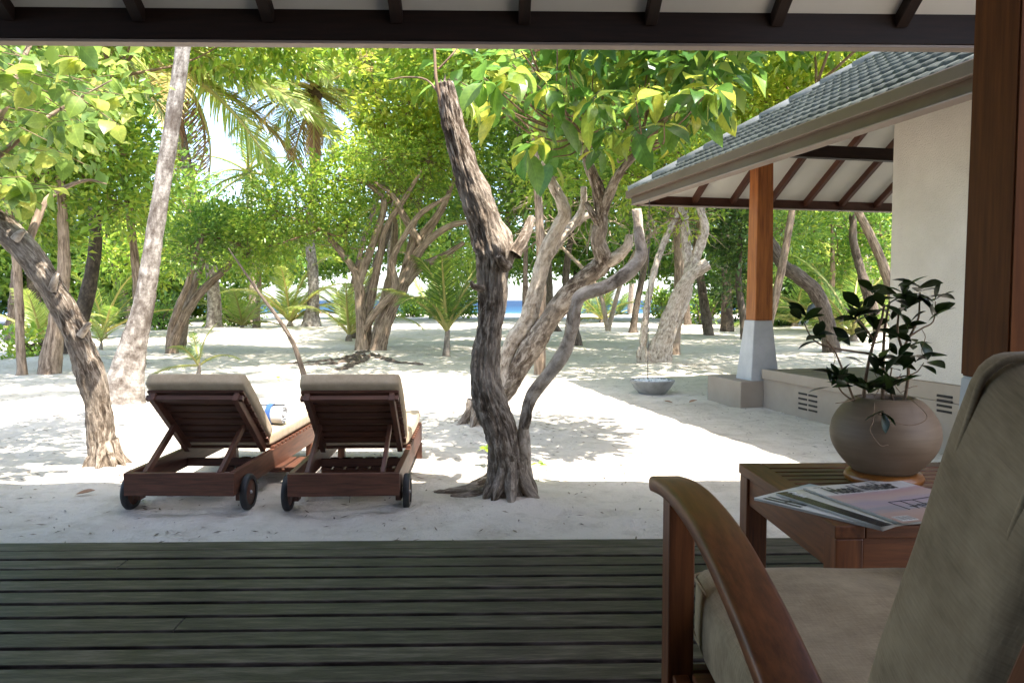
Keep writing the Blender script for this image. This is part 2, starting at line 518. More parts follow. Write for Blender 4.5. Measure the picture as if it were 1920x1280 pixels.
M['towel_blue'] = fabric('blue_towelling', (.03, .08, .26), (.06, .13, .36), 500, .4)
M['bark_grey'] = bark_mat('furrowed_bark', (.035, .023, .015), (.15, .108, .074), (.50, .42, .335), (9, 2.4), 5.0, 1.0, .03)
M['bark_pale'] = bark_mat('pale_smooth_bark', (.12, .09, .065), (.40, .32, .24), (.62, .53, .43), (5, 2.6), 5.0, .9, .016)
M['bark_brown'] = bark_mat('brown_bark', (.06, .04, .026), (.20, .14, .094), (.40, .30, .21), (6, .8), 5.0, .9, .02)
M['bark_dark'] = bark_mat('dark_bark', (.03, .022, .016), (.085, .063, .046), (.19, .15, .115), (9, 1.5), 4.0, .6, .012)
M['twig'] = simple('twig', [(.3, (.12, .07, .04)), (.7, (.26, .17, .10))], scale=12, rough=.8)
M['twig_pale'] = simple('dry_twig', [(.3, (.24, .17, .11)), (.7, (.45, .36, .27))], scale=12, rough=.85)
M['palm_grey'] = palm_bark('grey_palm_bark', (.075, .055, .042), (.40, .36, .315))
M['palm_dark'] = palm_bark('dark_palm_bark', (.035, .026, .02), (.15, .115, .085))
M['palm_tan'] = palm_bark('tan_palm_bark', (.12, .09, .065), (.38, .31, .24))

def lm(name, d1, d2, d3, k=1.5, bl=.006, **kw):
    c = [(p_, (q_[0], q_[1] * .95, q_[2] + bl)) for p_, q_ in ((0., d1), (.55, d2), (1., d3))]
    t = [(p, (min(.75, q[0] * k * 1.25), min(.75, q[1] * k * 1.08), q[2] * k * 1.0 + bl * .75)) for p, q in c]
    return leaf_mat(name, c, t, **kw)
M['leaf_big'] = lm('broad_leaf', (.045, .135, .02), (.10, .22, .028), (.36, .40, .05), 2.0, per='object', tfac=.48, rough=.34, veins=34.0)
M['leaf_big_i'] = lm('broad_leaf_mass', (.045, .135, .02), (.10, .22, .028), (.32, .38, .05), 1.9, tfac=.42, rough=.34)
M['leaf_soft'] = lm('soft_leaf', (.09, .18, .04), (.17, .29, .055), (.30, .38, .08), 1.9, per='object', tfac=.48, veins=50.0)
M['leaf_soft_i'] = lm('soft_leaf_mass', (.09, .18, .04), (.17, .29, .055), (.30, .38, .08), 1.9, tfac=.45)
M['leaf_bright'] = lm('bright_small_leaf', (.10, .205, .022), (.19, .325, .03), (.34, .43, .05), 2.0, tfac=.42)
M['leaf_yellow'] = lm('yellow_green_leaf', (.15, .265, .02), (.28, .40, .03), (.42, .46, .05), 2.0, tfac=.42)
M['leaf_mid'] = lm('mid_green_leaf', (.065, .155, .02), (.125, .25, .027), (.25, .36, .04), 2.0, tfac=.40)
M['leaf_deep'] = lm('deep_green_leaf', (.03, .075, .014), (.06, .135, .02), (.13, .21, .03), 1.6, tfac=.36)
M['leaf_fig'] = lm('fig_leaf', (.007, .019, .004), (.012, .030, .005), (.022, .045, .007), 1.2, bl=0., per='object', tfac=.2, rough=.3, spec=.5, veins=110.0)
M['frond'] = lm('palm_frond', (.13, .21, .035), (.25, .35, .06), (.40, .44, .11), 2.0, tfac=.45)
M['frond_green'] = lm('green_palm_frond', (.05, .11, .016), (.11, .20, .028), (.22, .31, .04), 1.9, tfac=.42)
M['frond_gold'] = lm('gold_palm_frond', (.32, .27, .08), (.48, .40, .13), (.52, .36, .13), 1.4, tfac=.4)
M['frond_dead'] = lm('dry_palm_frond', (.20, .115, .055), (.33, .205, .11), (.42, .28, .16), 1.0, tfac=.22, rough=.8)
M['rachis'] = simple('frond_rib', [(.3, (.26, .25, .06)), (.7, (.42, .36, .11))], scale=5, rough=.5)
M['frond_base'] = simple('frond_boot', [(.3, (.05, .03, .018)), (.7, (.14, .09, .05))], scale=14, rough=.9, bstr=.5)
# ---------------------------------------------------------------- ground, sea
MOUNDS = []
def mound(u, v, r, h):
    g = G(u, v); MOUNDS.append((g.x, g.y, r, h))
mound(215, 775, 1.0, .10); mound(118, 680, 1.3, .16); mound(690, 668, 1.6, .12); mound(590, 622, 2.4, .2)
mound(1225, 692, 1.0, .10); mound(955, 945, .55, .05); mound(405, 625, 2.2, .2); mound(560, 686, 1.2, .08); mound(195, 885, .45, .04)
mound(890, 800, .6, .06)

_r = random.Random(44)
FOOT = []
for x0_, y0_, a0_, n_ in ((-4.2, 4.6, -.1, 10), (-.4, 4.2, .35, 9), (.5, 9.5, -.6, 8), (-3.3, 7.4, .15, 9), (1.2, 5.6, 1.2, 8), (-2.6, 4.15, .05, 8)):
    for i_ in range(n_):
        FOOT.append((x0_ + i_ * .55 * math.cos(a0_) - (-1) ** i_ * .10 * math.sin(a0_) + _r.gauss(0, .04), y0_ + i_ * .55 * math.sin(a0_) + (-1) ** i_ * .10 * math.cos(a0_) + _r.gauss(0, .04), a0_ + _r.gauss(0, .2), _r.uniform(.012, .024)))
def gz(x, y):
    a = min(1.0, max(0.12, (y - 4.0) / 9.0))
    z = .055 * a * noise.noise(Vector((x * .35, y * .35, 1.3))) + .02 * a * noise.noise(Vector((x * 1.1, y * 1.1, 4.0)))
    z += .020 * noise.noise(Vector((x * 2.3, y * 2.3, 9.0))) + .013 * noise.noise(Vector((x * 5.5, y * 5.5, 2.0)))
    for mx, my, r, h in MOUNDS:
        d2 = ((x - mx) ** 2 + (y - my) ** 2) / (r * r)
        if d2 < 6: z += h * math.exp(-d2 * 1.4)
    if 2.5 < y < 11:
        for fx, fy, fa, fs in FOOT:
            dx, dy = x - fx, y - fy
            if abs(dx) < .3 and abs(dy) < .3:
                a_, b_ = dx * math.cos(fa) + dy * math.sin(fa), -dx * math.sin(fa) + dy * math.cos(fa)
                q = (a_ / .13) ** 2 + (b_ / .06) ** 2
                z -= fs * (math.exp(-q) - .45 * math.exp(-(q - 2.2) ** 2))
    if y > 70: z -= (y - 70) * .035
    return z

def sand_mat():
    m, nt, out = new_mat('coral_sand')
    tc = N(nt, 'TexCoord')
    def nz(s, d, r=.6):
        n = N(nt, 'TexNoise', ins={'Scale': s, 'Detail': d, 'Roughness': r})
        nt.links.new(tc.outputs['Object'], n.inputs['Vector']); return n.outputs['Fac']
    big, mid, fine, grain = nz(.55, 5.), nz(5., 7., .7), nz(38., 6., .75), nz(420., 2.)
    r1 = ramp(nt, [(.3, (.58, .51, .425)), (.55, (.68, .61, .52)), (.75, (.73, .665, .58))]); nt.links.new(big, r1.inputs[0])
    # scattered dark crumbs of leaf and bark
    r2 = ramp(nt, [(.27, (.45, .45, .45)), (.38, (1., 1., 1.))]); nt.links.new(fine, r2.inputs[0])
    mx = N(nt, 'MixRGB', blend_type='MULTIPLY', ins={'Fac': .75}); nt.links.new(r1.outputs[0], mx.inputs[1]); nt.links.new(r2.outputs[0], mx.inputs[2])
    r3 = ramp(nt, [(.3, (.72, .70, .66)), (.52, (1., 1., 1.))]); nt.links.new(mid, r3.inputs[0])
    mx2 = N(nt, 'MixRGB', blend_type='MULTIPLY', ins={'Fac': .8}); nt.links.new(mx.outputs[0], mx2.inputs[1]); nt.links.new(r3.outputs[0], mx2.inputs[2])
    b = N(nt, 'BsdfPrincipled', ins={'Roughness': .95, 'Specular IOR Level': .15})
    nt.links.new(mx2.outputs[0], b.inputs['Base Color'])
    b1 = N(nt, 'Bump', ins={'Strength': .9, 'Distance': .08}); nt.links.new(mid, b1.inputs['Height'])
    b2 = N(nt, 'Bump', ins={'Strength': .6, 'Distance': .012}); nt.links.new(fine, b2.inputs['Height']); nt.links.new(b1.outputs[0], b2.inputs['Normal'])
    b3 = N(nt, 'Bump', ins={'Strength': .4, 'Distance': .002}); nt.links.new(grain, b3.inputs['Height']); nt.links.new(b2.outputs[0], b3.inputs['Normal'])
    nt.links.new(b3.outputs[0], b.inputs['Normal'])
    nt.links.new(b.outputs[0], out.inputs[0])
    return m
M['sand'] = sand_mat()

ys = np.concatenate([np.linspace(-9, 2.6, 12), 2.7 * np.exp(np.linspace(0, math.log(110 / 2.7), 250))])
xs = np.linspace(-1, 1, 241)
xs = np.sign(xs) * np.abs(xs) ** 1.35
Vg = np.zeros((len(ys), len(xs), 3))
for j, y in enumerate(ys):
    w = 7 + 1.15 * abs(y)
    for i, t in enumerate(xs):
        x = t * w
        Vg[j, i] = (x, y, gz(x, y))
idx = np.arange(len(ys) * len(xs)).reshape(len(ys), len(xs))
Q = np.stack([idx[:-1, :-1], idx[:-1, 1:], idx[1:, 1:], idx[1:, :-1]], -1).reshape(-1, 4)
tag(obj('ground', mesh_np('ground', Vg.reshape(-1, 3), [Q], M['sand'], smooth=True)), 'white coral sand ground between the trees', kind='structure')

def sea_mat():
    m, nt, out = new_mat('sea_water')
    co = coords(nt, (.05, .6, 1), 'Object', rnd=False)
    n = N(nt, 'TexNoise', ins={'Scale': 1.0, 'Detail': 6.0}); nt.links.new(co, n.inputs['Vector'])
    tc = N(nt, 'TexCoord'); sp = N(nt, 'SeparateXYZ'); nt.links.new(tc.outputs['Object'], sp.inputs[0])
    mr = N(nt, 'MapRange', ins={'From Min': 74.0, 'From Max': 210.0}); nt.links.new(sp.outputs['Y'], mr.inputs[0])
    rp = ramp(nt, [(0., (.035, .11, .145)), (.3, (.010, .048, .09)), (1., (.005, .022, .055))]); nt.links.new(mr.outputs[0], rp.inputs[0])
    b = N(nt, 'BsdfPrincipled', ins={'Roughness': .5, 'IOR': 1.33, 'Specular IOR Level': .1})
    nt.links.new(rp.outputs[0], b.inputs['Base Color'])
    nt.links.new(bump(nt, n.outputs['Fac'], .9, .4), b.inputs['Normal'])
    nt.links.new(b.outputs[0], out.inputs[0])
    return m
M['sea'] = sea_mat()
nx = np.linspace(-1, 1, 9)
sy = np.array([72, 90, 130, 220, 500, 1200, 4500.])
Vs = np.array([[(t * (250 + y), y, -.22) for t in nx] for y in sy])
idx = np.arange(len(sy) * 9).reshape(len(sy), 9)
Q = np.stack([idx[:-1, :-1], idx[:-1, 1:], idx[1:, 1:], idx[1:, :-1]], -1).reshape(-1, 4)
tag(obj('sea', mesh_np('sea', Vs.reshape(-1, 3), [Q], M['sea'])), 'blue sea beyond the beach', kind='structure')

# ---------------------------------------------------------------- the veranda the camera stands in
HR = R(1.27)
DZ = 0.20
edge = G(620, 1013, DZ)
EY = -math.sin(HR) * edge.x + math.cos(HR) * edge.y          # outer edge of the deck in the house's own axes
deck = tag(empty('deck', (0, 0, 0), HR), 'weathered grey timber deck of the veranda', kind='structure')
rng = random.Random(4)
PITCHB, BW, BT = .111, .091, .026
box('under_deck_shade', (-7.4, -1.3, .03), (2.9, EY - .02, .09), M['void'], deck, 0)  # near-black sheet standing in for the shade below the board gaps
k = 0
y1 = EY
joints = {1: -1.98, 2: -1.42, 3: -2.12, 7: -.98, 9: -1.85, 5: -2.9, 4: 2.2, 6: 1.9, 12: -1.2}
while y1 > -1.25:
    y0 = y1 - (BW + .012 if k == 0 else BW)
    zt = DZ + rng.uniform(-.0012, .0012)
    xj = joints.get(k, rng.uniform(-6, -3.6))
    for xa, xb in ((-7.4, xj - .0015), (xj + .0015, 2.9)):
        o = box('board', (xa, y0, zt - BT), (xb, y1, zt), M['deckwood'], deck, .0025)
    y1 = y0 - (.005 if k == 0 else .0205)
    k += 1
for x in np.arange(-7.2, 2.9, .5):
    box('joist', (x, -1.2, .085), (x + .05, EY - .03, DZ - BT - .002), M['void'], deck, 0)
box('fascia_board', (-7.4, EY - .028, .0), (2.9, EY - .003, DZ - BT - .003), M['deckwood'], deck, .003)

ver = tag(empty('veranda', (0, 0, 0), HR), 'dark timbered veranda roof with white ceiling boards framing the view from above', 'veranda')
TAN = .61
FY = 3.925                       # inner face of the eaves board
X0r, X1r = -7.6, 3.05
def soff(y): return 2.635 + (FY - y) * TAN
YB = -1.45
def slab(name, pts_top, th, mat, parent):
    n = len(pts_top)
    V = [tuple(p) for p in pts_top] + [(p[0], p[1], p[2] - th) for p in pts_top]
    Fc = [tuple(range(n)), tuple(reversed(range(n, 2 * n)))] + [(i, i + n, (i + 1) % n + n, (i + 1) % n) for i in range(n)]
    me = bpy.data.meshes.new(name); me.from_pydata(V, [], Fc); me.update()
    me.materials.append(mat)
    bm = bmesh.new(); bm.from_mesh(me); bmesh.ops.recalc_face_normals(bm, faces=bm.faces); bm.to_mesh(me); bm.free()
    return obj(name, me, parent)
# ceiling boards: one panel between each pair of rafters
raf_x = [.78 + .632 * i for i in range(-13, 4)]
raf_x = [x for x in raf_x if X0r < x < X1r]
ed = [X0r] + raf_x + [X1r]
for a, b in zip(ed[:-1], ed[1:]):
    slab('ceiling_panel', [(a + .001, FY + .05, soff(FY + .05) + .02), (b - .001, FY + .05, soff(FY + .05) + .02), (b - .001, YB, soff(YB) + .02), (a + .001, YB, soff(YB) + .02)], .02, M['soffit'], ver)
for x in raf_x:
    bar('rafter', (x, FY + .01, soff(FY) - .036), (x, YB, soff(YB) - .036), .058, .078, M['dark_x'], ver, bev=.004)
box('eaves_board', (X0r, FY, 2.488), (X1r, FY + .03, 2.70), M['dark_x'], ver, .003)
box('gutter', (X0r, FY + .033, 2.50), (X1r, FY + .10, 2.69), M['gutter'], ver, .008)
box('gutter_trim', (X0r, FY + .004, 2.472), (X1r, FY + .075, 2.486), M['gutter_light'], ver, .002)
slab('roof', [(X0r - .1, FY + .07, soff(FY + .07) + .09), (X1r + .1, FY + .07, soff(FY + .07) + .09), (X1r + .1, YB - .3, soff(YB - .3) + .09), (X0r - .1, YB - .3, soff(YB - .3) + .09)], .06, M['tile'], ver)
box('back_wall', (X0r, YB - .2, DZ - .1), (X1r, YB, soff(YB) - .1), M['dark_z'], ver, .01)  # unseen behind the camera; dark timber chosen to cut bounced light inside
# post on a flared grey pedestal at the right
def frustum(name, cx, cy, z0, z1, a0, a1, mat, parent, bev=.006):
    bm = bmesh.new()
    vs_ = []
    for z, a in ((z0, a0), (z1, a1)):
        for sx, sy in ((-1, -1), (1, -1), (1, 1), (-1, 1)):
            vs_.append(bm.verts.new((cx + sx * a, cy + sy * a, z)))
    bm.faces.new(vs_[0:4][::-1]); bm.faces.new(vs_[4:8])
    for i in range(4): bm.faces.new((vs_[i], vs_[(i + 1) % 4], vs_[4 + (i + 1) % 4], vs_[4 + i]))
    bmesh.ops.bevel(bm, geom=bm.edges[:], offset=bev, segments=2, affect='EDGES')
    me = bpy.data.meshes.new(name); bm.to_mesh(me); bm.free(); me.materials.append(mat)
    return obj(name, me, parent)
pcx, pcy = 1.655 + .055, 2.505 - .03
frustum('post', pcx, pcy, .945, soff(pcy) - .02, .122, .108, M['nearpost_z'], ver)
frustum('pedestal', pcx, pcy, DZ - .19, .943, .150, .121, M['pedestal'], ver)
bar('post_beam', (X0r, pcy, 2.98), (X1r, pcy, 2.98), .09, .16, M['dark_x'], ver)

# ---------------------------------------------------------------- the pavilion on the right
PA = R(12.5)
ca, sa = math.cos(PA), math.sin(PA)
def UV2W(U, V, z=0.0): return Vector((U * ca - V * sa, U * sa + V * ca, z))
pav = tag(empty('pavilion', (0, 0, 0), PA), 'white walled pavilion with grey tiled hip roof on a timber post', 'pavilion')
def on_wall(u, v, U=4.605):
    d = ray(u, v)
    # (t d) . uvec = U
    t = U / (d.x * ca + d.y * sa)
    p = d * t
    return (-p.x * sa + p.y * ca), CAM_Z + p.z
EU, EV, EZ = 3.89, 9.99, 2.5                # left eave, far eave, underside height
EU2, EV2 = 12.05, -.2
TZ = EZ + .17
UM = (EU + EU2) / 2
rise = (UM - EU) * TAN
r1v, r2v = EV - (UM - EU), EV2 + (UM - EU)
def hip_roof(off, inset, name, mat, parent):
    a = [(EU + inset, EV - inset), (EU2 - inset, EV - inset), (EU2 - inset, EV2 + inset), (EU + inset, EV2 + inset)]
    V = [(p[0], p[1], TZ + off + inset * TAN) for p in a] + [(UM, r1v, TZ + off + rise), (UM, r2v, TZ + off + rise)]
    Fc = [(0, 1, 4), (1, 2, 5, 4), (2, 3, 5), (3, 0, 4, 5)]
    me = bpy.data.meshes.new(name); me.from_pydata(V, [], Fc); me.update(); me.materials.append(mat)
    return obj(name, me, parent)
roof = hip_roof(0.0, 0.0, 'roof', M['hip'], pav)
hip_roof(-.075, 0.04, 'soffit', M['soffit'], pav)
def soffz_far(V): return TZ - .075 + (EV - V) * TAN
def soffz_left(U): return TZ - .075 + (U - EU) * TAN
# roof tiles, left slope
cs = 1 / math.sqrt(1 + TAN * TAN); sn = TAN * cs
TW, TL, EXP = .28, .30, .235
def tile_mesh():
    nxs = 9
    V = []; Fq = []
    for j, (s, lift) in enumerate(((0.0, .030), (0.0, .046), (TL, .012))):
        for i in range(nxs):
            t = i / (nxs - 1)
            w = .010 * math.cos(t * 4 * math.pi) if j else 0
            V.append(((t - .5) * TW * .995, s - (.008 * math.cos(t * 4 * math.pi) if j < 2 else 0), (lift if j else .004) + w))
    for j in range(2):
        for i in range(nxs - 1):
            a = j * nxs + i
            Fq.append((a, a + 1, a + nxs + 1, a + nxs))
    return mesh_np('tile', V, [Fq], M['tile'])
tm = tile_mesh()
# tile local axes: x along the eave (towards -V), y up the slope, z normal
tx = Vector((0, -1, 0)); ty = Vector((cs, 0, sn)); tz = tx.cross(ty)
if tz.z < 0: tx = -tx; tz = tx.cross(ty)
TR = Matrix((tx, ty, tz)).transposed().to_4x4()
rng = random.Random(9)
for r_ in range(13):
    s = r_ * EXP - .03
    U = EU + s * cs
    vmax = EV - (U + .12 - EU)
    vv = EV - .2 - (r_ % 2) * TW / 2
    while vv > 2.9:
        if vv < vmax:
            Mx = Matrix.Translation((U, vv, TZ + s * sn + .004 + rng.uniform(0, .004))) @ TR @ Matrix.Rotation(rng.uniform(-.006, .006), 4, 'Z')
            obj('roof_tile', tm, roof, M=Mx)
        vv -= TW
# hip caps
hv0 = Vector((EU, EV, TZ)); hv1 = Vector((UM, r1v, TZ + rise))
hd = (hv1 - hv0); hl = hd.length; hd.normalize()
prof = [(-.10, -.045), (-.075, .012), (-.03, .042), (.03, .042), (.075, .012), (.10, -.045)]
def cap_mesh(L):
    V = []; Fq = []
    for j, x in enumerate((0.0, L)):
        for p in prof: V.append((x, p[0] * (1.06 - .08 * j), p[1] + (.014 if j == 0 else 0.0)))
    n = len(prof)
    for i in range(n - 1): Fq.append((i, i + 1, n + i + 1, n + i))
    V += [(0, p[0] * .96, p[1] - .012) for p in prof]
    for i in range(n - 1): Fq.append((i, 2 * n + i, 2 * n + i + 1, i + 1))
    return mesh_np('cap', V, [Fq], M['hip'])
cm = cap_mesh(.42)
hx_ = hd; hy_ = Vector((0, 0, 1)).cross(hx_).normalized(); hz_ = hx_.cross(hy_)
HM = Matrix((hx_, hy_, hz_)).transposed().to_4x4()
for i in range(int(hl / .38)):
    obj('hip_cap', cm, roof, M=Matrix.Translation(hv0 + hd * (i * .38 - .03) + Vector((0, 0, .035))) @ HM)
# eaves boards and gutters (left and far side)
box('gutter', (EU - .075, EV2, 2.585), (EU - .012, EV + .075, 2.69), M['gutter'], pav, .012)
box('fascia', (EU - .01, EV2, 2.5), (EU + .022, EV + .01, 2.655), M['gutter'], pav, .004)
box('eaves_strip', (EU - .03, EV2, 2.486), (EU + .09, EV - .01, 2.498), M['gutter_light'], pav, .002)
box('gutter', (EU - .01, EV + .012, 2.585), (EU2, EV + .075, 2.69), M['gutter'], pav, .012)
box('fascia', (EU + .026, EV - .035, 2.5), (EU2, EV + .01, 2.655), M['rafter_x'], pav, .004)
box('eaves_strip', (EU + .1, EV - .09, 2.486), (EU2, EV + .03, 2.498), M['gutter_light'], pav, .002)
U = 4.78 - .57
while U < 9.5:
    ve = max(EV - (U - EU) + .06, 5.8)
    if EV - .05 - ve > .1:
        bar('rafter', (U, EV - .04, soffz_far(EV - .04) - .047), (U, ve, soffz_far(ve) - .047), .06, .085, M['rafter_x'], pav)
    U += .57
V_ = EV - .57
while V_ > 3.0:
    ue = min(EU + (EV - V_) - .06, 4.6 if V_ < 5.75 else 9)
    if ue - EU > .2:
        bar('rafter', (EU + .03, V_, soffz_left(EU + .03) - .047), (ue, V_, soffz_left(ue) - .047), .06, .085, M['rafter_x'], pav)
    V_ -= .57
bar('hip_rafter', (EU + .04, EV - .04, TZ - .15), (UM, r1v, TZ + rise - .16), .07, .12, M['rafter_x'], pav)
bar('tie_beam', (4.55, 7.97, 2.89), (9.0, 7.97, 2.89), .10, .14, M['dark_x'], pav)
bar('tie_beam', (4.66, 8.05, 2.89), (4.66, 5.8, 2.89), .09, .14, M['dark_x'], pav)
frustum('post', 4.66, 8.00, .976, 2.84, .108, .092, M['post_z'], pav)
frustum('pedestal', 4.66, 8.02, .29, .974, .175, .112, M['pedestal'], pav)
box('step', (4.33, 7.80, -.1), (4.70, 8.60, .30), M['plinth'], pav, .012)
box('plinth', (4.605, .3, -.15), (11.0, 7.795, .405), M['plinth'], pav, .008)
y1 = 7.80
while y1 > 5.9:
    box('deck_board', (4.62, y1 - .112, .406), (10.0, y1 - .002, .432), M['deck2'], pav, .003)
    y1 -= .114
box('deck_edge', (4.585, 5.80, .33), (4.618, 7.80, .436), M['plinth'], pav, .004)
box('wall', (4.60, .3, .55), (10.9, 5.79, 3.04), M['plaster'], pav, .012)
box('wall_base', (4.612, .3, .407), (10.9, 5.74, .548), M['plinth'], pav, .004)
for cols, rows in (((1497.5, 1516.5), (738, 747.5, 757, 766)), ((1757,), (742, 751, 760, 770))):
    for ci, uu in enumerate(cols):
        for vv in rows:
            wv, wz = on_wall(uu + 8, vv + (ci * 4))
            wv2, _ = on_wall(uu + (16 if len(cols) > 1 else 28), vv)
            wv1, _ = on_wall(uu, vv)
            box('vent_slot', (4.600, min(wv1, wv2), wz - .009), (4.64, max(wv1, wv2), wz + .009), M['void'], pav, 0)  # dark insets instead of recesses: the slots' inner shade is put into colour

# rain bowl with pebbles and the chain that drips into it
bc = G(1227, 740); bc = Vector((bc.x + .02, bc.y + .27, gz(bc.x, bc.y + .27) - .015))
bowl = tag(empty('stone_bowl', bc), 'shallow grey stone bowl filled with white pebbles under the eave', 'bowl')
obj('basin', lathe([(0.001, 0), (.15, .0), (.165, .012), (.235, .09), (.288, .178), (.292, .192), (.285, .198), (.262, .196), (.25, .178), (.21, .13), (.12, .10), (.001, .10)], M['stone_bowl']), bowl)
pb = bmesh.new(); bmesh.ops.create_icosphere(pb, subdivisions=1, radius=1); pm = bpy.data.meshes.new('pebble')
for f in pb.faces: f.smooth = True
pb.to_mesh(pm); pb.free(); pm.materials.append(M['pebble'])
rng = random.Random(3)
for i in range(190):
    a = rng.uniform(0, 6.28); r_ = .24 * math.sqrt(rng.random())
    o = obj('pebble', pm, bowl, loc=(r_ * math.cos(a), r_ * math.sin(a), .178 + rng.uniform(-.012, .02) * (1 - r_ / .3)), rot=(rng.uniform(0, 3), rng.uniform(0, 3), rng.uniform(0, 3)))
    s = rng.uniform(.015, .026); o.scale = (s, s * rng.uniform(.7, 1), s * rng.uniform(.5, .8))
ch = tag(empty('rain_chain', (bc.x - .06, bc.y, bc.z + .19)), 'thin dark rain chain hanging from the gutter into the stone bowl', 'chain')
def torus_link():
    V, Q, T, U_ = tube_arrays([(.008 * math.cos(a) * (.75), 0, .016 * math.sin(a)) for a in np.linspace(0, 2 * math.pi, 9)], [.0028] * 9, seg=5, n=13, cap=False)
    return mesh_np('chain_link', V, [Q], M['chain'], smooth=True)
tl = torus_link()
zt = 2.5 - bc.z - .19
i = 0
while i * .026 < zt:
    obj('chain_link', tl, ch, loc=(0, 0, i * .026 + .013), rot=(0, 0, (i % 2) * math.pi / 2 + .3)); i += 1
# ---------------------------------------------------------------- sun loungers
def sweep_rect(name, pts, w, h, mat, parent, n=40, rr=.007, side=(1, 0, 0), wfun=None):
    """rounded rectangular bar swept along pts; side is its width direction"""
    S = catmull(pts, n)
    tan = np.gradient(S, axis=0); tan /= np.linalg.norm(tan, axis=1)[:, None]
    side = np.array(side, float)
    a, b = w / 2, h / 2
    pr = []
    for cx, cy, a0 in ((a - rr, b - rr, 0), (-(a - rr), b - rr, 90), (-(a - rr), -(b - rr), 180), (a - rr, -(b - rr), 270)):
        for q in (0, 45, 90):
            pr.append((cx + rr * math.cos(R(a0 + q)), cy + rr * math.sin(R(a0 + q))))
    m = len(pr)
    V = []
    for i in range(n):
        up = np.cross(side, tan[i]); up /= np.linalg.norm(up)
        if up[2] < 0: up = -up
        k = wfun(i / (n - 1)) if wfun else 1.0
        for px, py in pr: V.append(S[i] + side * px * k + up * py)
    Fq = [(i * m + j, i * m + (j + 1) % m, (i + 1) * m + (j + 1) % m, (i + 1) * m + j) for i in range(n - 1) for j in range(m)]
    me = bpy.data.meshes.new(name)
    me.from_pydata([tuple(v) for v in V], [], Fq + [tuple(range(m)), tuple(range((n - 1) * m, n * m))])
    bm = bmesh.new(); bm.from_mesh(me); bmesh.ops.recalc_face_normals(bm, faces=bm.faces)
    for f in bm.faces: f.smooth = len(f.verts) == 4
    bm.to_mesh(me); bm.free()
    me.materials.append(mat)
    return obj(name, me, parent)

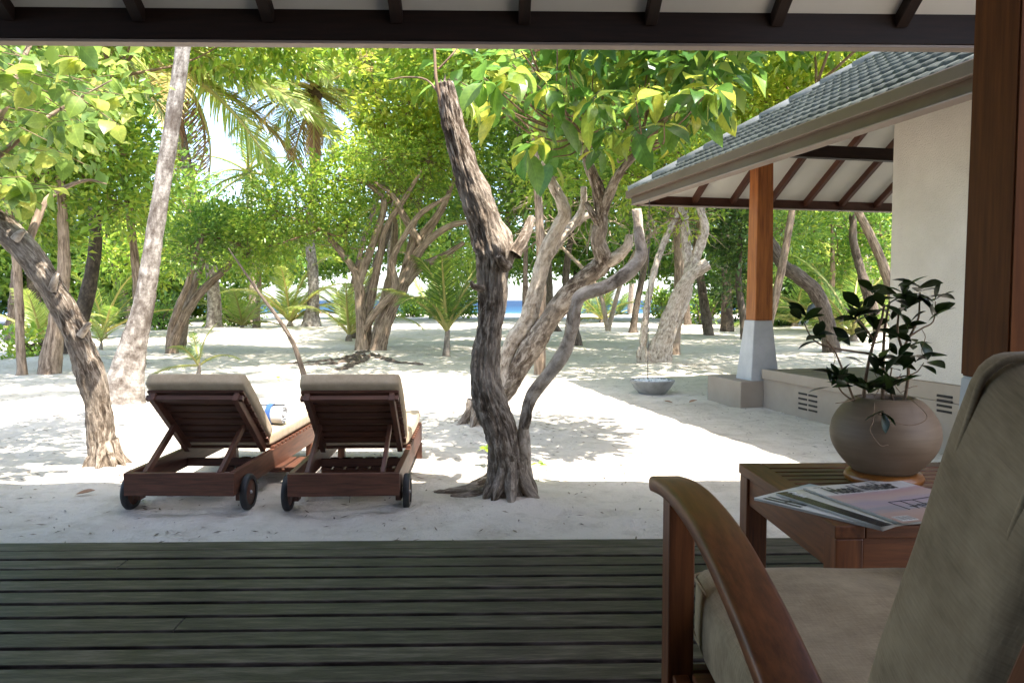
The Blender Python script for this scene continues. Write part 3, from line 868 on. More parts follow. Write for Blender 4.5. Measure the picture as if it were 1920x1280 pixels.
def lounger(x, y, rz, label, tray_out):
    t = tag(empty('sun_lounger', (x, y, gz(x, y) - .004), rz), label, 'sun lounger', 'wooden sun loungers on the sand')
    for s in (-1, 1):
        bar('side_rail', (s * .292, -.118, .182), (s * .292, 1.56, .182), .034, .125, M['lounge_x'], t)
        bar('leg', (s * .292, 1.45, .0), (s * .292, 1.45, .119), .05, .06, M['lounge_x'], t, up=(0, 1, 0))
        bar('wheel_bracket', (s * .292, .0, .06), (s * .292, .0, .119), .034, .07, M['lounge_x'], t, up=(0, 1, 0))
        w = obj('wheel', lathe([(.001, -.012), (.074, -.012), (.076, -.006), (.076, .006), (.074, .012), (.001, .012)], M['lounge_z'], 36), t, M=Matrix.Translation((s * .340, 0, .104)) @ Matrix.Rotation(math.pi / 2, 4, 'Y'))
        obj('tyre', lathe([(.074, -.016), (.098, -.018), (.1035, -.012), (.1045, 0), (.1035, .012), (.098, .018), (.074, .016)], M['rubber'], 40), w)
        obj('hub_bolt', lathe([(.001, -.02), (.008, -.02), (.010, -.014), (.010, .014), (.008, .02), (.001, .02)], M['steel'], 14), w)
    bar('axle', (-.32, 0, .104), (.32, 0, .104), .014, .014, M['steel'], t)
    bar('rear_bar', (-.310, -.128, .178), (.310, -.128, .178), .034, .128, M['lounge_x'], t)
    bar('front_bar', (-.274, 1.545, .182), (.274, 1.545, .182), .03, .12, M['lounge_x'], t)
    bar('cross_bar', (-.274, .60, .15), (.274, .60, .15), .03, .05, M['lounge_x'], t)
    for i in range(12):
        yy = .60 + i * .083
        bar('seat_slat', (-.308, yy, .254), (.308, yy, .254), .055, .018, M['lounge_x'], t)
    p0 = Vector((0, .53, .262)); p1 = Vector((0, .085, .638))
    d = (p1 - p0).normalized(); nrm = Vector((0, -d.z, d.y)) * -1
    if nrm.z < 0: nrm = -nrm
    Lb = (p1 - p0).length
    back = empty('backrest', (0, 0, 0), 0, t)
    for s in (-1, 1):
        o = Vector((s * .245, 0, 0))
        bar('stile', p0 + o - d * .02, p1 + o + d * .012, .032, .052, M['lounge_x'], back, up=nrm)
        a = p0 + o + d * Lb * .52 - nrm * .03 - Vector((s * .034, 0, 0)); b_ = Vector((s * .211, -.095, .225))
        bar('strut', a, b_, .024, .040, M['lounge_x'], t)
    for i in range(8):
        c = p0 + d * (.035 + i * (Lb - .05) / 7.0) + nrm * .036
        bar('slat', c + Vector((-.285, 0, 0)), c + Vector((.285, 0, 0)), .052, .017, M['lounge_x'], back, up=nrm)
    bar('top_rail', p1 - d * .012 + Vector((-.285, 0, 0)), p1 - d * .012 + Vector((.285, 0, 0)), .028, .03, M['lounge_x'], back, up=nrm)
    # cushion in two pads
    cu = empty('cushion', (0, 0, 0), 0, t)
    Lc = Lb + .045
    Mx = Matrix((Vector((1, 0, 0)), d, Vector((1, 0, 0)).cross(d))).transposed().to_4x4()
    if (Mx.to_3x3() @ Vector((0, 0, 1))).z < 0: Mx = Mx @ Matrix.Diagonal((1, 1, -1, 1))
    Mx.translation = p0 + d * (Lc / 2 + .012) + nrm * (.048 + .045)
    obj('back_pad', roundbox(.585, Lc, .088, .02, M['tan'], 9, .006, .004, 3), cu, M=Mx)
    obj('seat_pad', roundbox(.585, 1.06, .088, .02, M['tan'], 9, .008, .005, 8), cu, loc=(0, 1.075, .309))
    # sliding tray under the seat
    tr = empty('tray', (tray_out, .74, .115), 0, t)
    for i in range(7):
        bar('tray_slat', (-.24 + i * .08, -.17, 0), (-.24 + i * .08, .17, 0), .062, .016, M['lounge_x'], tr)
    for yy in (-.15, .15):
        bar('tray_batten', (-.27, yy, -.018), (.27, yy, -.018), .03, .018, M['lounge_x'], tr)
    return t
a0 = G(252, 951); b0 = G(468, 952)
lx, ly = (a0.x + b0.x) / 2, (a0.y + b0.y) / 2
L1 = lounger(lx + .0, ly - .02, -R(.9), 'wooden sun lounger holding a rolled white towel, nearer the coconut palm', .24)
a1 = G(556, 951); b1 = G(753, 953)
L2 = lounger((a1.x + b1.x) / 2, (a1.y + b1.y) / 2 - .02, R(2.4), 'wooden sun lounger without a towel, nearer the gnarled grey tree', 0)

# rolled towel
tw = tag(empty('rolled_towel', (lx + .150, ly + .84, .353 + .070 + gz(lx, ly)), -R(7)), 'rolled white towel with a blue band on the lounger cushion', 'towel')
def roll_mesh(r0, L, mat, turns=4.2):
    # spiral sheet
    n = 130
    V = []; Fq = []
    th = .010
    for i in range(n):
        t = i / (n - 1)
        a = t * turns * 2 * math.pi
        r_ = .008 + (r0 - .008) * t
        for (rr_, xx) in ((r_, -L / 2), (r_, L / 2), (r_ - th * .8, L / 2), (r_ - th * .8, -L / 2)):
            V.append((xx + (.003 * math.sin(a * 2.3) if abs(xx) > 0 else 0), rr_ * math.cos(a), rr_ * math.sin(a)))
    for i in range(n - 1):
        for j in range(4):
            Fq.append((i * 4 + j, i * 4 + (j + 1) % 4, (i + 1) * 4 + (j + 1) % 4, (i + 1) * 4 + j))
    me = mesh_np('roll', V, [Fq], mat, smooth=False)
    return me
obj('roll', roll_mesh(.070, .30, M['towel']), tw)
obj('band', lathe([(.0705, -.020), (.0725, -.018), (.0725, .018), (.0705, .020)], M['towel_blue'], 40), tw, M=Matrix.Translation((.06, 0, 0)) @ Matrix.Rotation(math.pi / 2, 4, 'Y'))

# ---------------------------------------------------------------- armchair in the foreground
def piping(name, pts, mat, parent, r=.0035):
    return tube(name, pts, [r] * len(pts), mat, parent, seg=6, n=len(pts) * 2, cap=False)
chx, chy = .66, 1.25
chair = tag(empty('armchair', (chx, chy, DZ)), 'teak armchair with beige cushions in the right foreground', 'armchair')
def cl(x, y, z): return Vector((x - chx, y - chy, z - DZ))
CW = .73
for s, xa in ((-1, .302), (1, .302 + CW - .078)):
    xc = xa + .038
    arm = [cl(xc, 1.685, .797), cl(xc, 1.56, .816), cl(xc, 1.42, .823), cl(xc, 1.25, .812), cl(xc, 1.08, .776), cl(xc, .94, .733), cl(xc, .78, .672), cl(xc, .62, .60)]
    sweep_rect('armrest', arm, .077, .034, M['teak_y'], chair, 60, .009)
    bar('front_leg', cl(xc, 1.555, DZ), cl(xc, 1.555, .795), .066, .052, M['teak_x'], chair, up=(1, 0, 0))
    bar('rear_leg', cl(xc, .70, DZ), cl(xc, .66, .63), .066, .05, M['teak_x'], chair, up=(1, 0, 0))
    bar('side_rail', cl(xc, 1.53, .41), cl(xc, .70, .38), .032, .075, M['teak_x'], chair)
    bar('stretcher', cl(xc, 1.53, .27), cl(xc, .69, .26), .026, .04, M['teak_x'], chair)
bar('front_rail', cl(.37, 1.555, .41), cl(.302 + CW - .07, 1.555, .41), .03, .075, M['teak_x'], chair)
for i in range(7):
    yy = .85 + i * .105
    bar('seat_slat', cl(.36, yy, .432 + (yy - .7) * .02), cl(.302 + CW - .06, yy, .432 + (yy - .7) * .02), .06, .018, M['teak_x'], chair)
dv = Vector((0, -.415, .9098)); nf = Vector((0, .9098, .415))      # up the back, and its front normal
xl, xr = .408, .302 + CW - .10
bcen = cl((xl + xr) / 2, .820, .88) - nf * .086 + dv * .0
Rb = Matrix((Vector((1, 0, 0)), dv, Vector((1, 0, 0)).cross(dv))).transposed().to_4x4()
Mb = Rb.copy(); Mb.translation = bcen
BL_ = .625
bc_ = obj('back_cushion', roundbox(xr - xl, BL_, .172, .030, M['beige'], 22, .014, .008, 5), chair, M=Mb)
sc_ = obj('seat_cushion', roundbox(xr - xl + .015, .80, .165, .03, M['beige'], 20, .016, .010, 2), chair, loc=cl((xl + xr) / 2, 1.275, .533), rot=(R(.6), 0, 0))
def rim(hx, hy, z, r=.03):
    p = []
    for cx, cy, a0 in ((hx - r, hy - r, 0), (-(hx - r), hy - r, 90), (-(hx - r), -(hy - r), 180), (hx - r, -(hy - r), 270)):
        for q in (5, 30, 60, 85): p.append((cx + r * math.cos(R(a0 + q)), cy + r * math.sin(R(a0 + q)), z))
    p.append(p[0])
    q_ = []
    for a_, b_ in zip(p[:-1], p[1:]):
        L_ = math.dist(a_, b_); m_ = max(1, int(L_ / .02))
        q_ += [tuple(a_[k] + (b_[k] - a_[k]) * j / m_ for k in range(3)) for j in range(m_)]
    return q_ + [p[0]]
hx, hy = (xr - xl) / 2, BL_ / 2
for zz in (.046, -.046):
    piping('piping', rim(hx + .005, hy + .005, zz, .030), M['beige'], bc_)
for zz in (.062, -.062):
    piping('piping', rim(hx + .012, .40 + .004, zz), M['beige'], sc_)
bframe = empty('back_frame', (0, 0, 0), 0, chair)
for xx in (xl - .012, xr + .012):
    o = cl(xx, .816, .88) - nf * .228
    bar('stile', o - dv * .42, o + dv * .27, .034, .05, M['teak_x'], bframe, up=nf)
for i in range(6):
    o = cl(0, .816, .88) - nf * .205 + dv * (-.27 + i * .10)
    bar('slat', Vector((xl - chx, o.y, o.z)), Vector((xr - chx, o.y, o.z)), .05, .016, M['teak_x'], bframe, up=nf)

# ---------------------------------------------------------------- side table
TZT = DZ + .45
cn = G(1566, 986, TZT); cf = G(1385, 868, TZT)
tl_ = (Vector((cf.x, cf.y)) - Vector((cn.x, cn.y))).length
tbl = tag(empty('side_table', (cn.x, cn.y, DZ), math.atan2(-(cf.x - cn.x), cf.y - cn.y)), 'square slatted teak side table beside the armchair', 'table')
TWd = .76
bw = .075
for y0_ in (0, tl_ - bw):
    box('frame_board', (bw + .001, y0_, .418), (TWd - bw - .001, y0_ + bw, .45), M['teak_x'], tbl, .003)
for x0_ in (0, TWd - bw):
    box('frame_board', (x0_, 0, .418), (x0_ + bw, tl_, .4505), M['teak_y'], tbl, .003)
ns = int((tl_ - 2 * bw) / .049)
pt = (tl_ - 2 * bw) / ns
for i in range(ns):
    box('slat', (bw + .002, bw + i * pt + .006, .424), (TWd - bw - .002, bw + (i + 1) * pt - .006, .448), M['teak_x'], tbl, .002)
for x0_ in (0.004, TWd - .074):
    for y0_ in (.004, tl_ - .074):
        box('leg', (x0_, y0_, 0), (x0_ + .07, y0_ + .07, .417), M['teak_z'], tbl, .004)
for y0_ in (.012, tl_ - .040):
    box('apron', (.075, y0_, .325), (TWd - .075, y0_ + .028, .417), M['teak_x'], tbl, .003)
for x0_ in (.012, TWd - .040):
    box('apron', (x0_, .075, .325), (x0_ + .028, tl_ - .075, .417), M['teak_y'], tbl, .003)

# ---------------------------------------------------------------- magazines
def mag_mat(name, stops, axis='Y', L=.375, noise_amt=.0, nscale=12.0, rough=.35):
    m, nt, out = new_mat(name)
    tc = N(nt, 'TexCoord'); sp = N(nt, 'SeparateXYZ'); nt.links.new(tc.outputs['Object'], sp.inputs[0])
    mr = N(nt, 'MapRange', ins={'From Min': 0.0, 'From Max': L}); nt.links.new(sp.outputs[axis], mr.inputs[0])
    src = mr.outputs[0]
    if noise_amt:
        mp = N(nt, 'Mapping'); mp.inputs['Scale'].default_value = (1.0, 7.0, 1.0); nt.links.new(tc.outputs['Object'], mp.inputs[0])
        nz = N(nt, 'TexNoise', ins={'Scale': nscale, 'Detail': 5.0}); nt.links.new(mp.outputs[0], nz.inputs['Vector'])
        ma = N(nt, 'Math', operation='MULTIPLY_ADD', ins={1: noise_amt, 2: -noise_amt * .5}); nt.links.new(nz.outputs['Fac'], ma.inputs[0])
        # only below the masthead
        gt = N(nt, 'Math', operation='GREATER_THAN', ins={1: .27}); nt.links.new(src, gt.inputs[0])
        mm = N(nt, 'Math', operation='MULTIPLY'); nt.links.new(ma.outputs[0], mm.inputs[0]); nt.links.new(gt.outputs[0], mm.inputs[1])
        ad = N(nt, 'Math', operation='ADD'); nt.links.new(src, ad.inputs[0]); nt.links.new(mm.outputs[0], ad.inputs[1]); src = ad.outputs[0]
    rp = ramp(nt, stops, 'LINEAR'); nt.links.new(src, rp.inputs[0])
    b = N(nt, 'BsdfPrincipled', ins={'Roughness': rough, 'Specular IOR Level': .5}); nt.links.new(rp.outputs[0], b.inputs['Base Color'])
    nt.links.new(b.outputs[0], out.inputs[0])
    return m
M['paper'] = simple('paper_edge', [(.3, (.50, .49, .46)), (.7, (.62, .61, .58))], scale=90, stretch=(.1, .1, 30), rough=.8)
M['ink'] = simple('black_ink', [(.3, (.012, .012, .013)), (.7, (.02, .02, .021))], rough=.4, bstr=0)
M['ink_white'] = simple('white_print', [(.3, (.6, .6, .58)), (.7, (.66, .66, .64))], rough=.4, bstr=0)
M['ink_grey'] = simple('grey_print', [(.3, (.22, .21, .20)), (.7, (.28, .27, .26))], rough=.4, bstr=0)
M['cover3'] = mag_mat('sunset_cover', [(0, (.58, .555, .53)), (.262, (.58, .555, .53)), (.266, (.40, .30, .33)), (.32, (.44, .29, .27)), (.42, (.47, .36, .32)), (.52, (.36, .30, .35)), (.6, (.40, .32, .33)), (.68, (.26, .27, .30)), (.76, (.42, .30, .26)), (.9, (.38, .25, .20)), (1., (.34, .22, .17))], noise_amt=.22)
M['cover2'] = mag_mat('pale_cover', [(0, (.02, .02, .022)), (.15, (.02, .02, .022)), (.16, (.50, .50, .45)), (.5, (.56, .55, .47)), (1., (.42, .43, .40))], axis='X', L=.26, rough=.25)
M['cover1'] = mag_mat('white_cover', [(0, (.60, .60, .59)), (.5, (.58, .59, .58)), (.8, (.40, .45, .50)), (1., (.30, .36, .42))], axis='X', L=.27, rough=.3)

def magazine(name, label, tlc, xdir, W, L, z, mat, th=.0055, curl=.0, tilt=0.0):
    """origin at the cover's top-left corner, local x along its top edge, local y down the cover"""
    xv = Vector((xdir.x, xdir.y, 0)).normalized(); yv = Vector((xv.y, -xv.x, 0)); zv = Vector((0, 0, -1))
    t = empty(name, (0, 0, 0))
    Mx = Matrix((xv, yv, Vector((0, 0, 1)))).transposed().to_4x4()      # mirrored frame is avoided below
    Mx = Matrix((xv, -yv, Vector((0, 0, 1)))).transposed().to_4x4()
    Mx.translation = Vector((tlc.x, tlc.y, z))
    t.matrix_local = Mx @ Matrix.Rotation(tilt, 4, 'Y')
    tag(t, label, 'magazine', 'magazines on the side table')
    nx_, ny_ = 10, 10
    V = []; Fq = []
    def h(x, y): return curl * (max(0, x / W - .45) ** 2 * 2.2 + .15 * (y / L) * max(0, x / W - .2))
    for lay, zz in ((0, 0.0), (1, th)):
        for j in range(ny_):
            for i in range(nx_):
                x = W * i / (nx_ - 1); y = -L * j / (ny_ - 1)
                V.append((x, y, zz + h(x, -y)))
    n = nx_ * ny_
    for j in range(ny_ - 1):
        for i in range(nx_ - 1):
            a = j * nx_ + i
            Fq.append((a, a + nx_, a + nx_ + 1, a + 1))
            a += n
            Fq.append((a, a + 1, a + nx_ + 1, a + nx_)[::-1])
    per = [i for i in range(nx_)] + [j * nx_ + nx_ - 1 for j in range(1, ny_)] + [(ny_ - 1) * nx_ + i for i in range(nx_ - 2, -1, -1)] + [j * nx_ for j in range(ny_ - 2, 0, -1)]
    for q in range(len(per)):
        a, b = per[q], per[(q + 1) % len(per)]
        Fq.append((a, b, b + n, a + n))
    me = mesh_np('pages', V, [Fq], M['paper'])
    obj('pages', me, t)
    # cover sheet, y axis flipped so that the colour runs down the page
    Vc = []; Fc = []
    for j in range(ny_):
        for i in range(nx_):
            x = (W + .002) * i / (nx_ - 1) - .001; y = (L + .002) * j / (ny_ - 1) - .001
            Vc.append((x, y, -(th + .0006 + h(x, y))))
    for j in range(ny_ - 1):
        for i in range(nx_ - 1):
            a = j * nx_ + i
            Fc.append((a, a + nx_, a + nx_ + 1, a + 1))
    me = mesh_np('cover', Vc, [Fc], mat, smooth=True)
    c = obj('cover', me, t, M=Matrix.Rotation(math.pi, 4, 'X'))
    return t, h

def text(name, body, size, x, y, z, mat, parent, sx=1.0, bold=.0, rz=0.0, sy=1.0):
    cu = bpy.data.curves.new(name, 'FONT')
    cu.body = body; cu.size = size; cu.extrude = .0002; cu.offset = bold
    cu.resolution_u = 3
    cu.materials.append(mat)
    tmp = bpy.data.objects.new('tmp', cu)
    C.objects.link(tmp)
    me = bpy.data.meshes.new_from_object(tmp)
    bpy.data.objects.remove(tmp)
    o = obj(name, me, parent, loc=(x, y, z), rot=(0, 0, rz))
    o.scale = (sx, sy, 1)
    return o
zt_ = TZT + .0015
# white one underneath
A = G(1414, 938, TZT); B = G(1612, 986, TZT)
left = (B - A); xd = Vector((-left.y, left.x, 0))
if xd.x < 0 and xd.y < 0: xd = -xd
m1, h1 = magazine('magazine', 'white magazine at the bottom of the pile, its corner sticking out furthest left', A, xd, .27, .36, zt_, M['cover1'], .006)
text('title_lettering', "L'or", .075, .075, -.072, .0075, M['ink'], m1, .95, .0015)
for i in range(2):
    box('print_bar', (.010 + i * .022, -.135, .0068), (.022 + i * .022, -.02, .0074), M['ink'], m1, 0)
box('print_bar', (.016, -.085, .0068), (.05, -.078, .0074), M['ink'], m1, 0)
# the one with a black strip
A = G(1455, 929, TZT + .007); B = G(1618, 982, TZT + .007)
left = (B - A); xd = Vector((-left.y, left.x, 0))
if xd.x < 0 and xd.y < 0: xd = -xd
m2, h2 = magazine('magazine', 'pale magazine with a black strip along its edge, middle of the pile', A, xd, .26, .35, zt_ + .0075, M['cover2'], .0055)
text('strip_lettering', 'Palm', .032, .031, -.010, .0068, M['ink_white'], m2, 1.0, .0005, -math.pi / 2)
# Hotel Insider on top
A = G(1506, 918, TZT + .015); B = G(1667, 905, TZT + .015); Cc = G(1627, 989, TZT + .015)
m3, h3 = magazine('magazine', 'Hotel Insider magazine with a pink sunset cover on top of the pile', A, B - A, (B - A).length, (Cc - A).length, zt_ + .0148, M['cover3'], .0055, .014)
W3 = (B - A).length; L3 = (Cc - A).length
text('title_lettering', 'Hotel', .098, .034, -.094, .0082, M['ink'], m3, .41, .0016)
text('title_lettering', 'Insider', .098, .134, -.094, .0115, M['ink'], m3, .43, .0016)
text('small_lettering', 'ISSUE 1', .010, .020, -.020, .0068, M['ink_grey'], m3)
text('small_lettering', 'HOTEL REVIEWS', .009, W3 - .105, -.020, .0105, M['ink_grey'], m3)
def ln(p, q, w=.0016):
    bar('line_drawing', (p[0] * W3, -p[1] * L3, .0075 + h3(p[0] * W3, p[1] * L3)), (q[0] * W3, -q[1] * L3, .0075 + h3(q[0] * W3, q[1] * L3)), w, .0006, M['ink'], m3, bev=0)
for p, q in (((.36, .56), (.62, .56)), ((.36, .56), (.36, .76)), ((.49, .56), (.49, .72)), ((.62, .56), (.62, .80)), ((.62, .56), (.80, .56)), ((.80, .56), (.80, .80)),
             ((.44, .69), (.52, .69)), ((.54, .67), (.68, .67)), ((.54, .67), (.54, .77)), ((.68, .67), (.68, .77)), ((.52, .77), (.72, .77)), ((.56, .70), (.66, .70)), ((.47, .69), (.47, .75))):
    ln(p, q, .0022)
box('barcode', (.012, -L3 + .010, .0066), (.060, -L3 + .048, .0072), M['ink_white'], m3, 0)
for i in range(9):
    box('barcode_line', (.014 + i * .005, -L3 + .014, .0073), (.014 + i * .005 + (.0012 + .0012 * (i % 3)), -L3 + .044, .0076), M['ink_grey'], m3, 0)

# ---------------------------------------------------------------- pot with its fig
pc = P(1656, 905, 2.31)
PZ = TZT
sau = tag(empty('pot_saucer', (pc.x, pc.y, PZ)), 'round orange wooden ring saucer under the clay pot', 'saucer')
obj('ring', lathe([(.06, .002), (.095, .002), (.108, .010), (.112, .022), (.106, .034), (.092, .040), (.080, .037), (.070, .026), (.06, .022)], M['saucer'], 56), sau)
obj('dish', lathe([(.001, .004), (.064, .004), (.064, .010), (.001, .010)], M['saucer'], 40), sau)
pot = tag(empty('flower_pot', (pc.x, pc.y, PZ + .020)), 'round brushed brown clay pot on the side table', 'pot')
pp = []
for i in range(25):
    t = i / 24
    # squat, fullest just above the middle, drawn in to a small foot
    if t < .56:
        q = t / .56; rr_ = .058 + .096 * math.sin(q * math.pi / 2) ** .80
    else:
        q = (t - .56) / .44; rr_ = .088 + .066 * max(0, math.cos(q * math.pi / 2)) ** .72
    pp.append((rr_, .238 * t))
pp = [(.001, .0)] + pp
pp += [(pp[-1][0] - .008, .241), (pp[-1][0] - .014, .234), (pp[-1][0] - .012, .212)]
obj('body', lathe(pp, M['pot'], 72), pot)
obj('soil', lathe([(.001, .219), (.06, .217), (.09, .213)], M['soil'], 32), pot)

def leaf_mesh(name, L, W, mat, fold=.25, arch=.25, n=7, peak=.45, tipw=1.0, wave=0.0, stalk=.0):
    """leaf along +X from the origin, upper side +Z"""
    V = []; Fq = []
    for i in range(n):
        t = i / (n - 1)
        e = math.log(.5) / math.log(peak)
        w = W / 2 * math.sin(math.pi * min(1, max(0, t ** e))) ** (.75 if t < .8 else .9) if 0 < t < 1 else .0008
        x = stalk + L * t * (1 - .12 * arch * t)
        z = -arch * L * t * t * .6 + (.04 * L * math.sin(t * 2.4))
        wv = wave * L * math.sin(t * 9)
        V += [(x, w, z + fold * w + wv), (x, 0, z), (x, -w, z + fold * w - wv)]
    for i in range(n - 1):
        a = i * 3
        Fq += [(a + 1, a + 4, a + 3, a), (a + 2, a + 5, a + 4, a + 1)]
    if stalk:
        b = len(V)
        V += [(0, .003, 0), (0, -.003, 0)]
        Fq += [(b + 1, 2 - 1, 1, b)] if False else []
        V += [(stalk, .002, 0), (stalk, -.002, 0)]
        Fq.append((b, b + 1, b + 3, b + 2))
    return mesh_np(name, V, [Fq], mat, smooth=True)

def leaf_matrix(pos, d, rng, roll=.5, up=None):
    x = Vector(d).normalized()
    u = Vector(up) if up is not None else Vector((rng.gauss(0, roll), rng.gauss(0, roll), 1))
    y = u.cross(x)
    if y.length < 1e-3: y = Vector((1, 0, 0)).cross(x)
    y.normalize(); z = x.cross(y)
    m = Matrix((x, y, z)).transposed().to_4x4(); m.translation = pos
    return m

fig = tag(empty('potted_fig', (pc.x, pc.y, PZ + .235)), 'dark green small-leaved fig growing in the clay pot', 'plant')
fo = Vector(fig.location)
rng = random.Random(21)
FD = pc.y
def fp(u, v, dd=0.0): return P(u, v, FD + dd) - fo
stems = [([(1622, 756), (1620, 734), (1626, 693), (1638, 642), (1653, 598), (1658, 570)], .0062, -.02), ([(1655, 756), (1655, 734), (1657, 642), (1661, 602), (1668, 565)], .0062, .03),
         ([(1690, 756), (1697, 745), (1703, 693), (1693, 658), (1683, 622), (1685, 585)], .0058, .0), ([(1692, 655), (1720, 602), (1724, 571), (1725, 548)], .0038, .0), ([(1700, 634), (1728, 616), (1750, 602), (1754, 565)], .003, -.03),
         ([(1605, 756), (1600, 746), (1582, 699), (1565, 658), (1549, 638)], .0042, -.04), ([(1632, 663), (1582, 656), (1541, 646), (1521, 632), (1508, 606)], .0036, -.03), ([(1679, 708), (1716, 699), (1732, 680)], .0026, -.04),
         ([(1600, 752), (1578, 734), (1566, 712)], .003, -.07), ([(1640, 640), (1622, 614), (1604, 596)], .0035, -.05), ([(1676, 756), (1668, 720), (1672, 690)], .004, -.06), ([(1640, 756), (1648, 770), (1652, 778)], .003, -.13)]
for pts, r_, dd in stems:
    n_ = len(pts)
    tube('stem', [fp(u, v, dd * (i / max(1, n_ - 1)) + .012 * math.sin(i * 2.1 + u)) for i, (u, v) in enumerate(pts)], [r_ * (1 - .5 * i / (n_ - 1)) for i in range(n_)], M['twig'], fig, seg=8, step=.012, gnarl=.12)
# air roots
ar = Tubes()
for pts in ([(1555, 652), (1566, 668), (1562, 690), (1568, 705)], [(1728, 617), (1735, 632), (1728, 655), (1732, 672)], [(1640, 740), (1618, 780), (1612, 800), (1630, 826), (1645, 826)], [(1690, 745), (1712, 752), (1716, 775), (1690, 790), (1655, 785)],
            [(1610, 745), (1590, 752), (1566, 756)], [(1690, 735), (1710, 725), (1720, 724)], [(1660, 720), (1672, 735), (1665, 750)], [(1690, 700), (1678, 720), (1690, 738)], [(1640, 700), (1650, 720), (1640, 745)]):
    ar.add([fp(u, v, -.10 if v > 750 else -.02) + (Vector((0, -.065, 0)) if v > 765 else Vector()) for u, v in pts], [.0011] * len(pts), seg=5, step=.01)
ar.build('air_roots', M['twig'], fig)
fl = [leaf_mesh('fig_leaf', .072 * s, .034 * s * w_, M['leaf_fig'], .22, a_, 7, .55) for s, w_, a_ in ((1, 1, .15), (1.1, .95, .3), (.85, 1.05, .1))]
clus = [(1508, 602, 8, -.05), (1536, 632, 9, -.04), (1604, 596, 15, -.06), (1617, 585, 6, .0), (1641, 550, 5, -.02), (1668, 552, 5, .03), (1656, 576, 7, -.02), (1690, 556, 8, .0), (1725, 542, 7, .0), (1752, 562, 10, -.02), (1757, 588, 5, -.03),
        (1706, 580, 6, .02), (1738, 600, 4, -.04), (1703, 615, 4, -.03), (1706, 644, 5, -.04), (1672, 610, 6, .04), (1655, 690, 7, -.06), (1682, 668, 6, -.03), (1694, 688, 6, -.05), (1720, 684, 6, -.04), (1738, 676, 5, -.04), (1570, 708, 9, -.08), (1563, 724, 6, -.08),
        (1600, 722, 5, -.05), (1630, 728, 7, -.07), (1662, 730, 8, -.08), (1684, 730, 6, -.08), (1632, 690, 4, -.04), (1650, 772, 6, -.14), (1590, 640, 4, -.05), (1622, 640, 5, .03), (1668, 640, 5, .05), (1640, 615, 5, .04)]
for u, v, n_, dd in clus:
    c = fp(u, v, dd)
    n_ = max(2, int(n_ * .8))
    for i in range(n_):
        a = 6.283 * i / n_ + rng.uniform(-.4, .4)
        el = rng.uniform(-.3, 1.05)
        d = Vector((math.cos(a) * math.cos(el), math.sin(a) * math.cos(el), math.sin(el)))
        if v > 760: d = Vector((d.x, -abs(d.y) * .5, -abs(d.z) - .35))
        pos = c + Vector((rng.gauss(0, .006), rng.gauss(0, .006), rng.gauss(0, .008)))
        o = obj('leaf', rng.choice(fl), fig, M=leaf_matrix(pos, d, rng, .45) @ Matrix.Scale(rng.uniform(.72, 1.12), 4))
# ---------------------------------------------------------------- vegetation helpers
def rot_align_np(d, up):
    x = d / (np.linalg.norm(d, axis=1)[:, None] + 1e-9)
    y = np.cross(up, x); y /= (np.linalg.norm(y, axis=1)[:, None] + 1e-9)
    z = np.cross(x, y)
    return x, y, z

def leaf_cloud(pos, d, size, wr, mat, rs, name, parent, fold=.25, roll=.6):
    """many small folded leaves in one mesh; pos, d (n,3), size (n,)"""
    n = len(pos)
    up = np.stack([rs.normal(0, roll, n), rs.normal(0, roll, n), np.ones(n)], 1)
    x, y, z = rot_align_np(d, up)
    s = size[:, None]
    w = s * wr
    V = np.stack([pos, pos + x * s * .48 + y * w * .5 + z * w * fold, pos + x * s - z * s * .10, pos + x * s * .48 - y * w * .5 + z * w * fold], 1).reshape(-1, 3)
    b = np.arange(n)[:, None] * 4
    T = np.concatenate([b + np.array([0, 3, 2]), b + np.array([0, 2, 1])], 0)
    return obj(name, mesh_np(name, V, [T], mat), parent)

def blob_points(rs, c, r, n, shell=.55, seed=0, gap=.0):
    """points in a lumpy ellipsoid, denser near its surface"""
    out = []
    tot = 0
    while tot < n:
        m = int((n - tot) * 2.2) + 20
        v = rs.normal(0, 1, (m, 3)); v /= np.linalg.norm(v, axis=1)[:, None]
        rad = rs.uniform(0, 1, m) ** (1 / 3.0 + (shell - .5) * -.4)
        p = v * rad[:, None]
        keep = np.array([noise.noise(Vector((q[0] * 2.6 + seed, q[1] * 2.6, q[2] * 2.6 + seed * .7))) > -.06 + gap for q in p])
        p = p[keep]
        out.append(p); tot += len(p)
    p = np.concatenate(out)[:n]
    return np.array(c) + p * np.array(r), p

